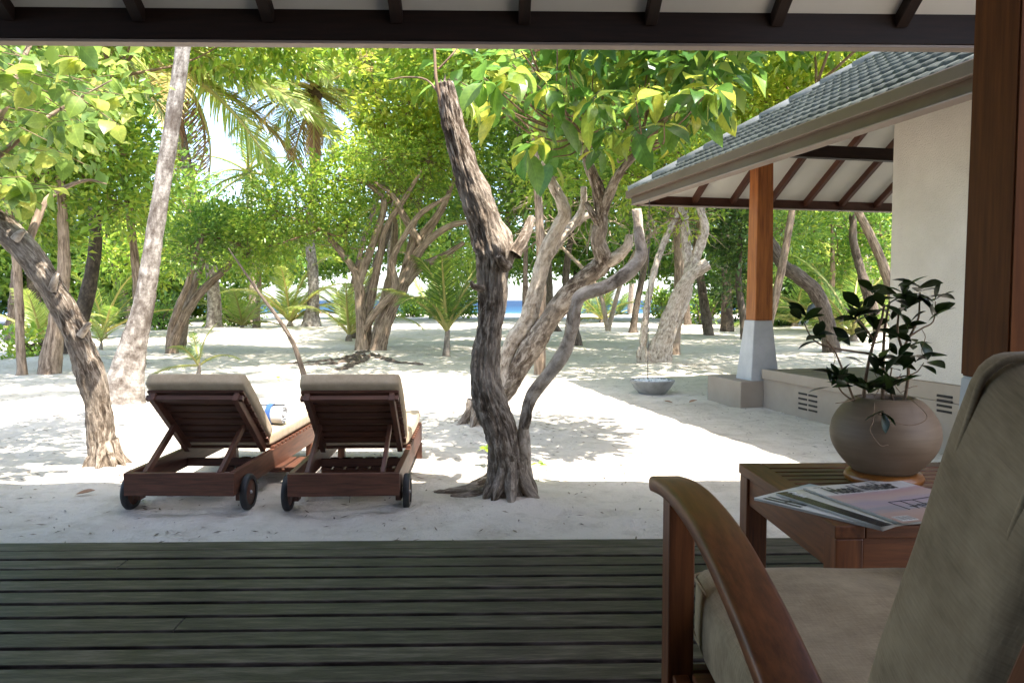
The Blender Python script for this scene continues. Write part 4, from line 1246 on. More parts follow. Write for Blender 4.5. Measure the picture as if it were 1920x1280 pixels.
LEAVES = [0]
DENS = 1.08
def make_crown(parent, origin, blobs, mat, rs, leaf=.09, wr=.5, per=9, spread=.17, droop=.0, name='crown', seed=0, gap=.0, twigs=None, twig_from=None):
    PP, DD, SS = [], [], []
    for k, (c, r, n) in enumerate(blobs):
        m = max(3, int(n * DENS / per))
        cp, rel = blob_points(rs, c, r, m, seed=seed + k * 3.1, gap=gap)
        ctr = np.repeat(cp, per, 0); rl = np.repeat(rel, per, 0)
        off = rs.normal(0, spread * .8, ctr.shape) * np.array([1, 1, .75])
        d = off / spread * .8 + rl * .8 + rs.normal(0, .5, ctr.shape); d[:, 2] += .15 - droop
        PP.append(ctr + off); DD.append(d); SS.append(leaf * np.repeat(rs.uniform(.75, 1.25, len(cp)), per) * rs.uniform(.55, 1.35, len(ctr)))
        if twigs is not None:
            for q in cp[:: max(1, len(cp) // 14)]:
                a = Vector(c) * .75 + Vector(twig_from or c) * .25
                b = Vector(q)
                mid = (a + b) / 2 + Vector((rs.normal(0, .1), rs.normal(0, .1), rs.normal(0, .08)))
                twigs.add([a - Vector(origin), mid - Vector(origin), b - Vector(origin)], [.012, .008, .003], seg=5, n=7)
    pos = np.concatenate(PP) - np.array(origin)
    LEAVES[0] += len(pos)
    return leaf_cloud(pos, np.concatenate(DD), np.concatenate(SS), wr, mat, rs, name, parent)

def PB(u, v, D, ru, rv, rd, n):
    """crown lobe given where it is seen and how far it stands"""
    return (P(u, v, D), (ru / F * D, rd, rv / F * D), n)

TREES = []
def broadleaf(name, label, cat, base, stems, blobs, bark, leafmat, seed=1, leaf=.09, wr=.5, per=9, spread=.17, gnarl=.15, ridge=.06, seg=14, group=None, gap=0., limbs=True, step=.06, twigmat='twig', kind_name='trunk', droop=0.):
    """stems: list of (points, radii); points are (u, v, D) in the photo or Vectors"""
    rs = np.random.RandomState(seed)
    t = tag(empty(name, base), label, cat, group)
    o = Vector(base)
    ends = []
    for i, (pts, rad) in enumerate(stems):
        w = [p if isinstance(p, Vector) else P(*p) for p in pts]
        ends.append(w[-1])
        tube(kind_name if i == 0 else 'branch', [p - o for p in w], rad, M[bark], t, seg=seg, gnarl=gnarl, ridge=ridge, seed=seed * 1.7 + i, step=step)
    if blobs:
        tw = Tubes()
        if limbs:
            for c, r, n in blobs:
                a = min(ends, key=lambda e: (e - c).length)
                b = Vector(c)
                mid = (a + b) / 2 + Vector((rs.normal(0, .12), rs.normal(0, .12), rs.normal(0, .1) - .05))
                tw.add([a - o, mid - o, b - o], [.03, .02, .008], seg=6, n=10)
        make_crown(t, o, blobs, M[leafmat], rs, leaf, wr, per, spread, seed=seed, gap=gap, twigs=tw, droop=droop)
        tw.build('twigs', M[twigmat], t)
    return t

# ---- palms
def frond_mesh(name, L, ll, mat, droop=1.2, nl=46, seed=0, hang=.5, ragged=0.0, wid=.032, vee=.35):
    rs = np.random.RandomState(seed)
    n = 24
    th = -droop * np.linspace(0, 1, n) ** 1.4
    st = L / (n - 1)
    x = np.concatenate([[0], np.cumsum(np.cos(th[:-1]) * st)]); z = np.concatenate([[0], np.cumsum(np.sin(th[:-1]) * st)])
    V, Q, T, U = tube_arrays([(x[i], 0, z[i]) for i in range(0, n, 3)] + [(x[-1], 0, z[-1])], [.022 * (1 - .85 * i / (n - 1)) for i in range(0, n, 3)] + [.003], seg=5, n=16)
    VV = [V]; QQ = [Q]; TT = [T]; cnt = len(V)
    nr = len(Q) + len(T)
    lq = []; lt = []
    for k in range(nl):
        t = .12 + .88 * (k + rs.uniform(-.3, .3)) / nl
        t = min(max(t, .1), .995)
        f = t * (n - 1); i = min(int(f), n - 2); a = f - i
        p = np.array([x[i] * (1 - a) + x[i + 1] * a, 0, z[i] * (1 - a) + z[i + 1] * a])
        fw = np.array([math.cos(th[i]), 0, math.sin(th[i])]); upv = np.array([-math.sin(th[i]), 0, math.cos(th[i])])
        for s in (-1, 1):
            if rs.rand() < ragged: continue
            l = ll * (math.sin(math.pi * (.18 + .74 * t)) ** .7) * rs.uniform(.85, 1.1)
            d = np.array([0, s, 0]) * (1 - .35 * t) + fw * (.55 + .9 * t) + upv * (vee - .5 * hang) + rs.normal(0, .06, 3)
            d /= np.linalg.norm(d)
            g = np.array([0, 0, -1.0])
            pts = [p]
            dd = d.copy()
            for q in range(3):
                pts.append(pts[-1] + dd * l / 3)
                dd = dd + g * hang * (.35 + .4 * q) + rs.normal(0, .05, 3); dd /= np.linalg.norm(dd)
            side = np.cross(d, upv); side /= np.linalg.norm(side) + 1e-9
            ws = [wid * .5, wid, wid * .7]
            base = cnt
            vv = []
            for q in range(3):
                vv += [pts[q] + side * ws[q] * .5, pts[q] - side * ws[q] * .5]
            vv.append(pts[3])
            VV.append(np.array(vv)); cnt += 7
            lq += [(base, base + 1, base + 3, base + 2), (base + 2, base + 3, base + 5, base + 4)]
            lt.append((base + 4, base + 5, base + 6))
    me = mesh_np(name, np.vstack(VV), [Q, np.array(lq), np.vstack([T, np.array(lt)])], mat)
    me.materials.append(M['rachis'])
    mi = np.zeros(len(me.polygons), dtype=np.int32)
    mi[:len(Q)] = 1; mi[len(Q) + len(lq):len(Q) + len(lq) + len(T)] = 1
    me.polygons.foreach_set('material_index', mi)
    return me

FR = {}
def frond(kind, var):
    k = (kind, var)
    if k in FR: return FR[k]
    rs = random.Random(hash(k) % 1000 if False else (len(kind) * 31 + var * 7))
    if kind == 'dead':
        FR[k] = frond_mesh('dry_frond', 1.0, .26, M['frond_dead'], 1.1 + .2 * var, 48, 50 + var, 1.7, .12, .010, -.1)
    else:
        mt = {'gold': 'frond_gold', 'green': 'frond_green', 'mix': 'frond'}[kind]
        FR[k] = frond_mesh('frond', 1.0, .24, M[mt], .75 + .25 * var, 60, 10 + var * 3 + len(kind), .42 + .15 * var, .04, .0115, .3)
    return FR[k]

def put_frond(parent, kind, var, pos, az, el, L, roll=0.0, name='frond'):
    Mx = Matrix.Translation(pos) @ Matrix.Rotation(az, 4, 'Z') @ Matrix.Rotation(-el, 4, 'Y') @ Matrix.Rotation(roll, 4, 'X') @ Matrix.Scale(L, 4)
    return obj(name, frond(kind, var), parent, M=Mx)

def palm(label, base, path, rad, bark, nf=16, L=3.0, kinds=('mix',), seed=0, dead=3, name='coconut_palm', el0=1.2, el1=-.7, fronds=None, group='coconut palms', trunk=True, step=.05):
    rng = random.Random(seed)
    t = tag(empty(name, base), label, 'palm tree', group)
    o = Vector(base)
    w = [p if isinstance(p, Vector) else P(*p) for p in path]
    if trunk:
        tube('trunk', [p - o for p in w], [q * .82 for q in rad], M[bark], t, seg=20, gnarl=.05, rings=.028, ridge=.02, seed=seed, step=step)
    top = w[-1] - o
    if nf or fronds:
        tube('crown_shaft', [top - Vector((0, 0, .18)), top, top + Vector((0, 0, .25)), top + Vector((0, 0, .5))], [rad[-1] * 1.0, rad[-1] * 1.5, rad[-1] * 1.2, rad[-1] * .3], M['frond_base'], t, seg=10, gnarl=.3, n=9)
    for i in range(nf):
        q = i / max(1, nf - 1)
        az = i * 2.39996 + rng.uniform(-.25, .25)
        el = el0 + (el1 - el0) * q + rng.uniform(-.1, .1)
        put_frond(t, rng.choice(kinds), rng.randrange(3), top + Vector((0, 0, .28 - .2 * q)), az, el, L * rng.uniform(.85, 1.1), rng.uniform(-.3, .3))
    for i in range(dead):
        put_frond(t, 'dead', rng.randrange(2), top + Vector((0, 0, .02)), rng.uniform(0, 6.28), -.9 + rng.uniform(-.3, .2), L * rng.uniform(.6, .85), 0, 'dry_frond')
    if fronds:
        for kind, var, az, el, l, rl in fronds:
            put_frond(t, kind, var, top + Vector((0, 0, .1)), az, el, l, rl, 'dry_frond' if kind == 'dead' else 'frond')
    return t

def young_palm(label, u, v, H, nf, kind, seed, spread=.55, sz=None, name='young_palm', stalk=0.25):
    g = G(u, v); g.z = gz(g.x, g.y)
    rng = random.Random(seed)
    t = tag(empty(name, g), label, 'palm tree', 'young coconut palms')
    tube('trunk', [(0, 0, -.05), (0, 0, .08), (.01, 0, stalk)], [.10 * H / 2, .075 * H / 2, .035 * H / 2], M['palm_tan'], t, seg=10, gnarl=.25, n=9)
    for i in range(nf):
        az = i * 2.39996 + rng.uniform(-.3, .3)
        el = 1.35 - spread * (i / max(1, nf - 1)) * 1.6 + rng.uniform(-.12, .12)
        put_frond(t, kind, rng.randrange(3), Vector((0, 0, stalk * .8)), az, el, H * rng.uniform(.75, 1.05), rng.uniform(-.3, .3))
    return t

def gb(u, v):
    g = G(u, v)
    return Vector((g.x, g.y, gz(g.x, g.y) - .05))
def PD(u, v, D): return P(u, v, D)

# ---------------------------------------------------------------- the gnarled tree in the middle
b1_ = gb(955, 940); D0 = b1_.y
s_ = D0 / F
def pr(*l): return [x * s_ for x in l]
t1 = tag(empty('gnarled_tree', b1_), 'gnarled grey trunk leaning left with a cut-off top, in front of the veranda', 'tree')
def near_tube(name, pts, rad, bark, parent, org, seg=40, gnarl=.13, ridge=.075, seed=0, step=.012, rf=9.0):
    return tube(name, [p - org for p in pts], [q * .88 for q in rad], M[bark], parent, seg=seg, gnarl=gnarl, ridge=ridge, ridge_f=rf, seed=seed, step=step)
A_ = [(957, 962, 0), (955, 930, 0), (948, 880, 0), (938, 810, .0), (922, 760, .02), (910, 700, .04), (914, 630, .05), (922, 570, .05), (924, 510, .04), (926, 470, .03), (910, 420, .02), (893, 370, 0), (868, 300, -.03), (850, 235, -.05), (838, 180, -.07), (833, 155, -.08)]
near_tube('trunk', [P(u, v, D0 + d) for u, v, d in A_], pr(50, 43, 37, 35, 35, 31, 28, 28, 32, 41, 36, 31, 25, 23, 20, 17), 'bark_grey', t1, b1_, seg=96, seed=2, gnarl=.17, ridge=.10, rf=13, step=.010)
Dl = [(992, 945, .02), (988, 900, .0), (984, 850, -.02), (983, 800, -.03), (996, 745, -.05), (1028, 703, -.06), (1055, 664, -.08), (1070, 625, -.09), (1080, 575, -.1), (1092, 553, -.1), (1140, 535, -.12), (1180, 508, -.13), (1202, 478, -.13), (1198, 440, -.12), (1194, 392, -.12)]
near_tube('branch', [P(u, v, D0 + .03 + d) for u, v, d in Dl], pr(15, 15, 13, 12, 13, 14, 15, 15, 13, 14, 13, 15, 13, 11, 10), 'bark_pale', t1, b1_, seg=24, seed=5, ridge=.05)
# stubs, splinters and surface roots
for pts, r0_, r1_ in (([(905, 540, .0), (888, 536, -.06), (884, 528, -.08)], 9, 3), ([(985, 800, -.02), (992, 780, -.06), (994, 750, -.07)], 9, 2), ([(965, 478, 0), (985, 440, .05), (998, 408, .1)], 15, 8), ([(950, 500, -.05), (940, 488, -.12), (936, 480, -.14)], 13, 7)):
    near_tube('branch_stub', [P(u, v, D0 + d) for u, v, d in pts], [r0_ * s_, (r0_ + r1_) / 2 * s_, r1_ * s_], 'bark_grey', t1, b1_, seg=16, seed=u if False else 7)
def root_flare(parent, org, c, r, n, bark, seed, longs=()):
    rr = random.Random(seed)
    for i in range(n):
        a = i * 6.283 / n + rr.uniform(-.25, .25)
        L = r * rr.uniform(1.25, 1.9)
        ca_, sa_ = math.cos(a), math.sin(a)
        pts = [Vector((c.x + ca_ * r * .45, c.y + sa_ * r * .45, c.z + r * 1.7)), Vector((c.x + ca_ * r * .8, c.y + sa_ * r * .8, c.z + r * .75)), Vector((c.x + ca_ * r * 1.15, c.y + sa_ * r * 1.15, c.z + r * .25)), Vector((c.x + ca_ * L, c.y + sa_ * L, c.z - .03))]
        tube('root', [p - org for p in pts], [r * .42, r * .36, r * .27, r * .14], M[bark], parent, seg=20, gnarl=.2, ridge=.13, ridge_f=8, seed=seed + i, step=.012)
    for pts, rad in longs:
        w = [gb(u, v) + Vector((0, 0, .05)) for u, v in pts]
        tube('root', [p - org for p in w], rad, M[bark], parent, seg=20, gnarl=.25, ridge=.14, seed=seed + 31, step=.012)
root_flare(t1, b1_, Vector((P(957, 940, D0).x, D0, gz(0, D0))), .115, 9, 'bark_grey', 4, (([(930, 905), (890, 922), (850, 930), (815, 926)], [.07, .05, .035, .012]), ([(925, 925), (890, 938), (845, 938)], [.05, .03, .01])))
for k_, (u, v) in enumerate(((826, 158), (834, 152), (842, 156), (838, 160))):
    near_tube('splinter', [P(u, v + 14, D0 - .08), P(u, v, D0 - .08 + .01 * k_), P(u + 1, v - 9 - 3 * (k_ % 2), D0 - .08)], [.016, .010, .002], 'bark_grey', t1, b1_, seg=8, seed=k_)
# thin shoots from the cut top and low on the trunk
tw = Tubes()
for pts, rr_ in (([(828, 200, -.1), (818, 150, -.12), (815, 100, -.1), (812, 40, -.08), (808, -30, 0)], .011), ([(826, 180, -.1), (800, 150, .05), (762, 145, .15), (730, 150, .2)], .006), ([(822, 130, -.1), (850, 100, -.1), (880, 60, 0)], .006)):
    tw.add([P(u, v, D0 + d) - b1_ for u, v, d in pts], [rr_ * (1 - .12 * i) for i in range(len(pts))], seg=7, step=.04)
tw.build('shoot', M['twig'], t1)

# its leafy neighbour: the crown of big leaves
b2_ = gb(897, 803); D1 = b2_.y
s2 = D1 / F
t2 = tag(empty('broad_leaved_tree', b2_), 'tree with large glossy green leaves and pale forked stems behind the gnarled trunk', 'tree')
Bp = [(892, 812, 0), (898, 795, 0), (915, 765, -.05), (944, 728, -.1), (948, 680, -.1), (962, 638, -.1), (990, 598, -.12), (1008, 532, -.15), (1026, 468, -.2), (1048, 423, -.25), (1058, 392, -.3), (1036, 345, -.35), (1022, 310, -.4), (1045, 285, -.5)]
near_tube('trunk', [P(u, v, D1 + d) for u, v, d in Bp], [q * s2 for q in (30, 24, 19, 17, 15, 17, 19, 16, 15, 14, 13, 10, 9, 7)], 'bark_pale', t2, b2_, seg=26, seed=13, ridge=.05)
Cp = [(915, 768, -.05), (950, 730, -.1), (979, 681, -.15), (1007, 636, -.2), (1052, 568, -.28), (1097, 522, -.35), (1130, 492, -.42), (1122, 450, -.5), (1128, 400, -.58), (1120, 350, -.65), (1100, 300, -.75), (1090, 255, -.85)]
near_tube('branch', [P(u, v, D1 + d) for u, v, d in Cp], [q * s2 for q in (18, 19, 21, 22, 21, 20, 18, 15, 13, 12, 9, 7)], 'bark_grey', t2, b2_, seg=26, seed=17, ridge=.06)
for pts, r0_, r1_, bk in (([(1012, 505, -.15), (1040, 460, -.1), (1075, 420, 0), (1105, 402, .05), (1124, 395, .05)], 13, 6, 'bark_pale'), ([(1130, 492, -.42), (1155, 482, -.45), (1176, 462, -.5), (1180, 440, -.5)], 15, 7, 'bark_pale'),
                          ([(1128, 400, -.58), (1148, 350, -.7), (1165, 320, -.8), (1200, 280, -.9)], 11, 6, 'bark_grey'), ([(1075, 420, 0), (1092, 390, -.05), (1095, 350, -.1)], 9, 6, 'bark_pale'), ([(1128, 430, -.55), (1110, 400, -.6), (1098, 380, -.6)], 9, 5, 'bark_grey')):
    near_tube('branch', [P(u, v, D1 + d) for u, v, d in pts], list(np.linspace(r0_, r1_, len(pts)) * s2), bk, t2, b2_, seg=18, seed=len(pts) * 3 + r0_)
rng = random.Random(77)
lbig = [leaf_mesh('broad_leaf', L, W, M['leaf_big'], f_, a_, 8, .45, 1, wv, .03) for L, W, f_, a_, wv in ((.265, .13, .22, .5, .006), (.225, .115, .3, .65, .008), (.29, .135, .16, .4, .006), (.19, .105, .25, .3, .005))]
ros = []
for (u0, u1, v0, v1, n_) in ((930, 1100, 85, 200, 13), (1080, 1370, 85, 190, 18), (985, 1080, 180, 270, 7), (1110, 1310, 170, 250, 12), (1030, 1160, 240, 300, 4), (850, 950, 90, 170, 5), (1150, 1240, 270, 310, 2), (930, 1300, -20, 80, 8)):
    for i in range(n_):
        ros.append((rng.uniform(u0, u1), rng.uniform(v0, v1), rng.uniform(4.9, 6.6)))
tw = Tubes()
hub = [P(1045, 285, D1 - .5), P(1090, 255, D1 - .85), P(1200, 280, D1 - .9)]
nleaf = 0
for u, v, D in ros:
    c = P(u, v, D)
    a = min(hub, key=lambda q: (q - c).length)
    mid = (a + c) / 2 + Vector((rng.gauss(0, .08), rng.gauss(0, .1), -.06))
    tw.add([a - b2_, mid - b2_, c - b2_], [.010, .007, .004], seg=6, n=12)
    k = rng.choice((4, 5, 5, 6))
    ph = rng.uniform(0, 6.28)
    for i in range(k):
        az = ph + i * 6.283 / k + rng.uniform(-.35, .35)
        el = rng.uniform(-1.15, .25)
        d = Vector((math.cos(az) * math.cos(el), math.sin(az) * math.cos(el), math.sin(el)))
        if nleaf < 300:
            obj('leaf', rng.choice(lbig), t2, M=leaf_matrix(c - b2_ - Vector((0, 0, rng.uniform(0, .05))), d, rng, .35) @ Matrix.Scale(rng.uniform(.55, 1.08), 4))
            nleaf += 1
tw.build('twigs', M['twig'], t2)
rs = np.random.RandomState(5)
make_crown(t2, b2_, [PB(1040, 150, 6.3, 120, 80, .8, 260), PB(1200, 160, 6.4, 120, 80, .8, 260), PB(1230, 20, 5.6, 230, 80, .8, 900), PB(1320, 120, 5.3, 70, 45, .4, 90), PB(900, 130, 6.4, 60, 50, .5, 60)], M['leaf_big_i'], rs, .18, .46, 6, .14, droop=.35, name='foliage', seed=3)['kind'] = 'stuff'
# hanging vine
tube('vine', [P(1042, 20, 5.6) - b2_, P(1045, 90, 5.6) - b2_, P(1043, 160, 5.58) - b2_, P(1040, 222, 5.55) - b2_], [.006, .006, .005, .004], M['twig'], t2, seg=6)

# ---------------------------------------------------------------- the leaning tree at the left edge
b3_ = gb(197, 882); D3 = b3_.y; s3 = D3 / F
t3 = tag(empty('leaning_tree', b3_), 'furrowed grey trunk bending left out of the picture beside the loungers', 'tree')
Tp = [(200, 895, 0), (196, 875, 0), (190, 820, 0), (184, 760, 0), (172, 705, -.02), (152, 650, -.04), (128, 595, -.06), (98, 540, -.08), (62, 486, -.1), (25, 445, -.12), (-25, 405, -.15), (-90, 360, -.2), (-150, 290, -.25)]
near_tube('trunk', [P(u, v, D3 + d) for u, v, d in Tp], [q * s3 for q in (44, 33, 27, 26, 29, 25, 25, 26, 27, 28, 27, 25, 20)], 'bark_grey', t3, b3_, seg=44, seed=23, ridge=.08, gnarl=.09)
for pts, r0_ in (([(98, 545, -.15), (104, 520, -.17), (108, 512, -.17)], 8), ([(150, 630, -.1), (163, 612, -.1), (168, 605, -.1)], 8), ([(28, 450, -.2), (38, 438, -.2), (46, 432, -.2)], 9)):
    near_tube('branch_stub', [P(u, v, D3 + d) for u, v, d in pts], [r0_ * s3, r0_ * .8 * s3, r0_ * .5 * s3], 'bark_pale', t3, b3_, seg=12, seed=3)
for pts, r0_, r1_ in (([(45, 470, -.1), (62, 430, .0), (85, 378, .1), (125, 350, .2), (165, 338, .3), (200, 345, .3)], 11, 1.2), ([(-60, 330, -.4), (0, 290, -.5), (60, 240, -.5), (130, 195, -.4), (210, 150, -.3)], 8, 1.2), ([(-60, 290, -.3), (0, 220, -.4), (40, 120, -.3), (80, 30, 0)], 8, 4)):
    near_tube('branch', [P(u, v, D3 + d) for u, v, d in pts], list(np.linspace(r0_, r1_, len(pts)) * s3), 'bark_brown', t3, b3_, seg=12, seed=9, step=.03)
root_flare(t3, b3_, Vector((P(199, 885, D3).x, D3, gz(-2.8, D3))), .095, 8, 'bark_grey', 9)
root_flare(t2, b2_, Vector((b2_.x, b2_.y, b2_.z + .05)), .12, 7, 'bark_grey', 14)
lsoft = [leaf_mesh('soft_leaf', L, W, M['leaf_soft'], f_, a_, 7, .32, 1, .004, .03) for L, W, f_, a_ in ((.135, .10, .18, .35), (.12, .095, .25, .5), (.155, .11, .12, .25))]
rng = random.Random(31)
tw = Tubes(); nleaf = 0
for (u0, u1, v0, v1, n_) in ((-40, 130, 90, 200, 17), (60, 250, 85, 200, 12), (-40, 170, 190, 330, 16), (-30, 110, 320, 400, 6), (130, 230, 200, 260, 3), (-150, 200, -60, 80, 6)):
    for i in range(n_):
        u, v, D = rng.uniform(u0, u1), rng.uniform(v0, v1), rng.uniform(4.3, 5.7)
        c = P(u, v, D)
        a = c + Vector((-.28, rng.uniform(-.1, .1), rng.uniform(-.05, .2)))
        tw.add([a - b3_, c - b3_], [.004, .002], seg=5, n=4)
        for k in range(rng.choice((4, 5, 5, 6))):
            if nleaf >= 300: break
            az = rng.uniform(0, 6.28); el = rng.uniform(-1.1, .1)
            d = Vector((math.cos(az) * math.cos(el), math.sin(az) * math.cos(el), math.sin(el)))
            obj('leaf', rng.choice(lsoft), t3, M=leaf_matrix(a.lerp(c, rng.uniform(.2, 1)) - b3_, d, rng, .5) @ Matrix.Scale(rng.uniform(.7, 1.15), 4)); nleaf += 1
tw.build('twigs', M['twig'], t3)
rs = np.random.RandomState(8)
make_crown(t3, b3_, [PB(40, 200, 5.9, 130, 120, .6, 420), PB(180, 170, 6.2, 80, 80, .5, 160), PB(-60, 330, 5.6, 90, 80, .5, 200), PB(20, 10, 5.4, 220, 90, .8, 420)], M['leaf_soft_i'], rs, .12, .62, 7, .13, droop=.5, name='foliage', seed=9)['kind'] = 'stuff'

# ---------------------------------------------------------------- coconut palms
b = gb(232, 772); D = b.y
palm('tall grey coconut palm trunk behind the loungers, rising out of the picture', b, [(225, 790, D), (230, 765, D), (238, 700, D), (252, 640, D), (270, 570, D), (283, 490, D), (298, 390, D), (320, 250, D), (342, 100, D), (378, -130, D), (440, -520, D)],
     [q * D / F for q in (66, 52, 38, 28, 23, 20, 18.5, 17.5, 16.5, 15, 14)], 'palm_grey', 13, 2.6, ('mix', 'green'), 3, 0, el0=1.1, el1=-.2, step=.03)
b = gb(113, 674); D = b.y
palm('dark curved coconut palm trunk between the leaning tree and the grey palm', b, [(100, 690, D), (118, 660, D), (148, 605, D), (166, 540, D), (178, 470, D), (178, 400, D), (170, 330, D), (160, 200, D), (150, 60, D)], [q * D / F for q in (46, 30, 19, 16, 14, 13, 13, 12, 12)], 'palm_dark', 14, 3.2, ('mix', 'green'), 12, 3, el0=1.2, el1=-.6)
b = gb(402, 624); Dp = b.y
KP = 2.75
palm('coconut palm with long yellow-green fronds sweeping down to the right', b, [(402, 632, Dp), (402, 605, Dp), (402, 570, Dp), (396, 500, Dp), (378, 430, Dp), (356, 340, Dp), (336, 230, Dp), (322, 130, Dp)], [q * Dp / F for q in (24, 18, 15, 13, 12, 12, 11, 11)], 'palm_grey', 8, 2.5 * KP, ('mix',), 5, 0, el0=1.3, el1=.2, step=.1,
     fronds=[(a_, b_, c_, d_, e_ * KP, f_) for a_, b_, c_, d_, e_, f_ in [('mix', 0, -.15, .45, 2.7, .6), ('mix', 0, -.4, .15, 2.6, .7), ('mix', 0, .05, .1, 2.6, .5), ('mix', 0, -.25, -.15, 2.5, .6), ('mix', 0, -.6, -.1, 2.4, .6), ('mix', 1, .2, .6, 2.7, .4), ('gold', 0, .1, -.4, 2.2, .4), ('mix', 1, -.5, -.45, 2.2, .5), ('mix', 0, -.05, .75, 2.6, .4), ('dead', 0, -.3, -.8, 1.7, 0), ('dead', 1, .2, -.9, 1.6, 0), ('gold', 0, -1.2, -.3, 1.9, 0), ('mix', 0, 3.0, .3, 2.4, -.5), ('mix', 0, 3.4, .0, 2.3, -.5), ('green', 1, 2.8, -.3, 2.0, 0), ('gold', 0, -2.2, -.1, 2.1, 0), ('mix', 0, 1.0, .5, 2.5, 0), ('mix', 0, 2.2, .5, 2.5, 0), ('dead', 0, -1.0, -1.0, 1.5, 0), ('mix', 0, -.3, .35, 2.7, .5), ('mix', 0, -.75, .2, 2.4, .5)]])
b = gb(585, 622); Dp = b.y
palm('pale palm with a swollen foot and a full dark crown against the sky', b, [(583, 630, Dp), (584, 600, Dp), (588, 560, Dp), (586, 500, Dp), (582, 450, Dp), (590, 300, Dp), (592, 178, Dp)], [q * Dp / F for q in (32, 20, 13, 12, 11, 10, 10)], 'palm_grey', 24, 3.5, ('mix', 'green', 'mix', 'gold'), 8, 1, el0=1.25, el1=-.75, step=.1,
     fronds=[('dead', 0, -1.4, -.75, 3.2, 0), ('dead', 1, -1.9, -.85, 3.0, 0), ('gold', 1, -2.3, -.3, 3.4, 0), ('dead', 0, -1.1, -1.0, 2.8, 0), ('gold', 2, -2.7, .0, 3.4, 0), ('dead', 1, -2.2, -.6, 3.2, 0)])
for lab, u, v, path, rr_, bk, nf_, L_, sd, kd in (
    ('small far palm trunk between the leaning pole and the pale palm', 473, 604, [(473, 608), (473, 590), (474, 550), (474, 500), (470, 430), (466, 330)], (14, 10, 8, 7, 7, 7), 'palm_tan', 14, 3.8, 2, ('green',)),
    ('stocky palm trunk at the far left behind the thin stem', 68, 612, [(68, 618), (68, 590), (64, 560), (60, 480), (55, 380), (50, 250)], (26, 18, 14, 12, 12, 12), 'palm_dark', 16, 4.0, 4, ('green', 'mix')),
    ('palm trunk with hanging yellow fronds left of the timber post', 1363, 622, [(1363, 628), (1363, 600), (1362, 540), (1360, 470), (1358, 400), (1350, 280), (1345, 190)], (17, 14, 11, 10, 10, 10, 10), 'palm_dark', 18, 3.0, 6, ('mix', 'green', 'gold')),
    ('leaning tan palm trunk seen under the pavilion roof', 1650, 622, [(1655, 640), (1650, 610), (1640, 560), (1622, 500), (1604, 450), (1582, 395), (1555, 300), (1530, 200)], (20, 16, 14, 13, 13, 12, 12, 12), 'palm_tan', 16, 3.2, 7, ('mix', 'green', 'gold')),
    ('short dark palm on the beach, in line with the rain chain', 1078, 598, [(1078, 604), (1078, 590), (1080, 550), (1080, 480), (1080, 400)], (10, 8, 6, 6, 6), 'palm_dark', 14, 4.0, 9, ('green',)),
    ('slim far palm trunk right of the gnarled tree', 1182, 588, [(1182, 592), (1182, 580), (1184, 540), (1186, 470), (1186, 400)], (9, 7, 6, 6, 6), 'palm_tan', 14, 4.2, 10, ('green', 'mix')),
    ('pale far palm trunk seen between the stems of the many-stemmed tree', 727, 602, [(727, 606), (727, 590), (730, 540), (732, 480), (735, 380)], (11, 9, 8, 7, 7), 'palm_grey', 14, 4.0, 11, ('mix', 'green'))):
    b = gb(u, v); D = b.y
    palm(lab, b, [(p[0], p[1], D) for p in path], [q * D / F for q in rr_], bk, nf_, L_, kd, sd * 5, 2, el0=1.15, el1=-.75, step=.1)
# young palms on the sand
young_palm('young coconut seedling with a few broad leaves behind the towel lounger', 373, 707, .95, 5, 'green', 2, .75)
young_palm('upright young palm with deep green fronds left of the gnarled trunk', 838, 668, 2.25, 8, 'green', 4, .42, stalk=.7)
young_palm('bushy young palm beside the pale swollen palm trunk', 545, 622, 3.0, 12, 'mix', 6, .55)
young_palm('young palm with arching fronds left of the many-stemmed tree', 655, 640, 2.6, 7, 'mix', 8, .5)
young_palm('tiny palm sprout behind the grey coconut palm', 190, 655, 1.1, 5, 'mix', 9, .5)
young_palm('young palm at the far left behind the thin stem', 95, 640, 1.5, 7, 'green', 10, .6)
young_palm('small palm by the shore right of the gnarled tree', 1160, 584, 4.2, 12, 'green', 12, .75)
young_palm('low palm by the shore near the stone bowl tree', 1103, 588, 3.4, 10, 'green', 13, .8)
young_palm('young palm at the shore behind the upright young palm', 805, 592, 4.4, 12, 'mix', 14, .8)
young_palm('young palm under the trees left of the timber post', 1335, 598, 4.6, 13, 'green', 15, .6)
young_palm('tall clump palm seen under the pavilion roof', 1560, 620, 5.2, 15, 'green', 16, .6)
young_palm('low clump palm next to the plaster wall', 1640, 612, 5.0, 14, 'mix', 17, .7)
young_palm('clump palm right of the timber post', 1490, 612, 4.0, 13, 'green', 18, .65)
young_palm('young palm in front of the dark hedge', 345, 600, 4.0, 12, 'mix', 19, .75)
young_palm('clump palm at the edge of the dark hedge', 205, 592, 4.5, 14, 'green', 20, .6)
young_palm('far palm between the two loungers and the shore', 640, 598, 3.6, 12, 'mix', 21, .8)

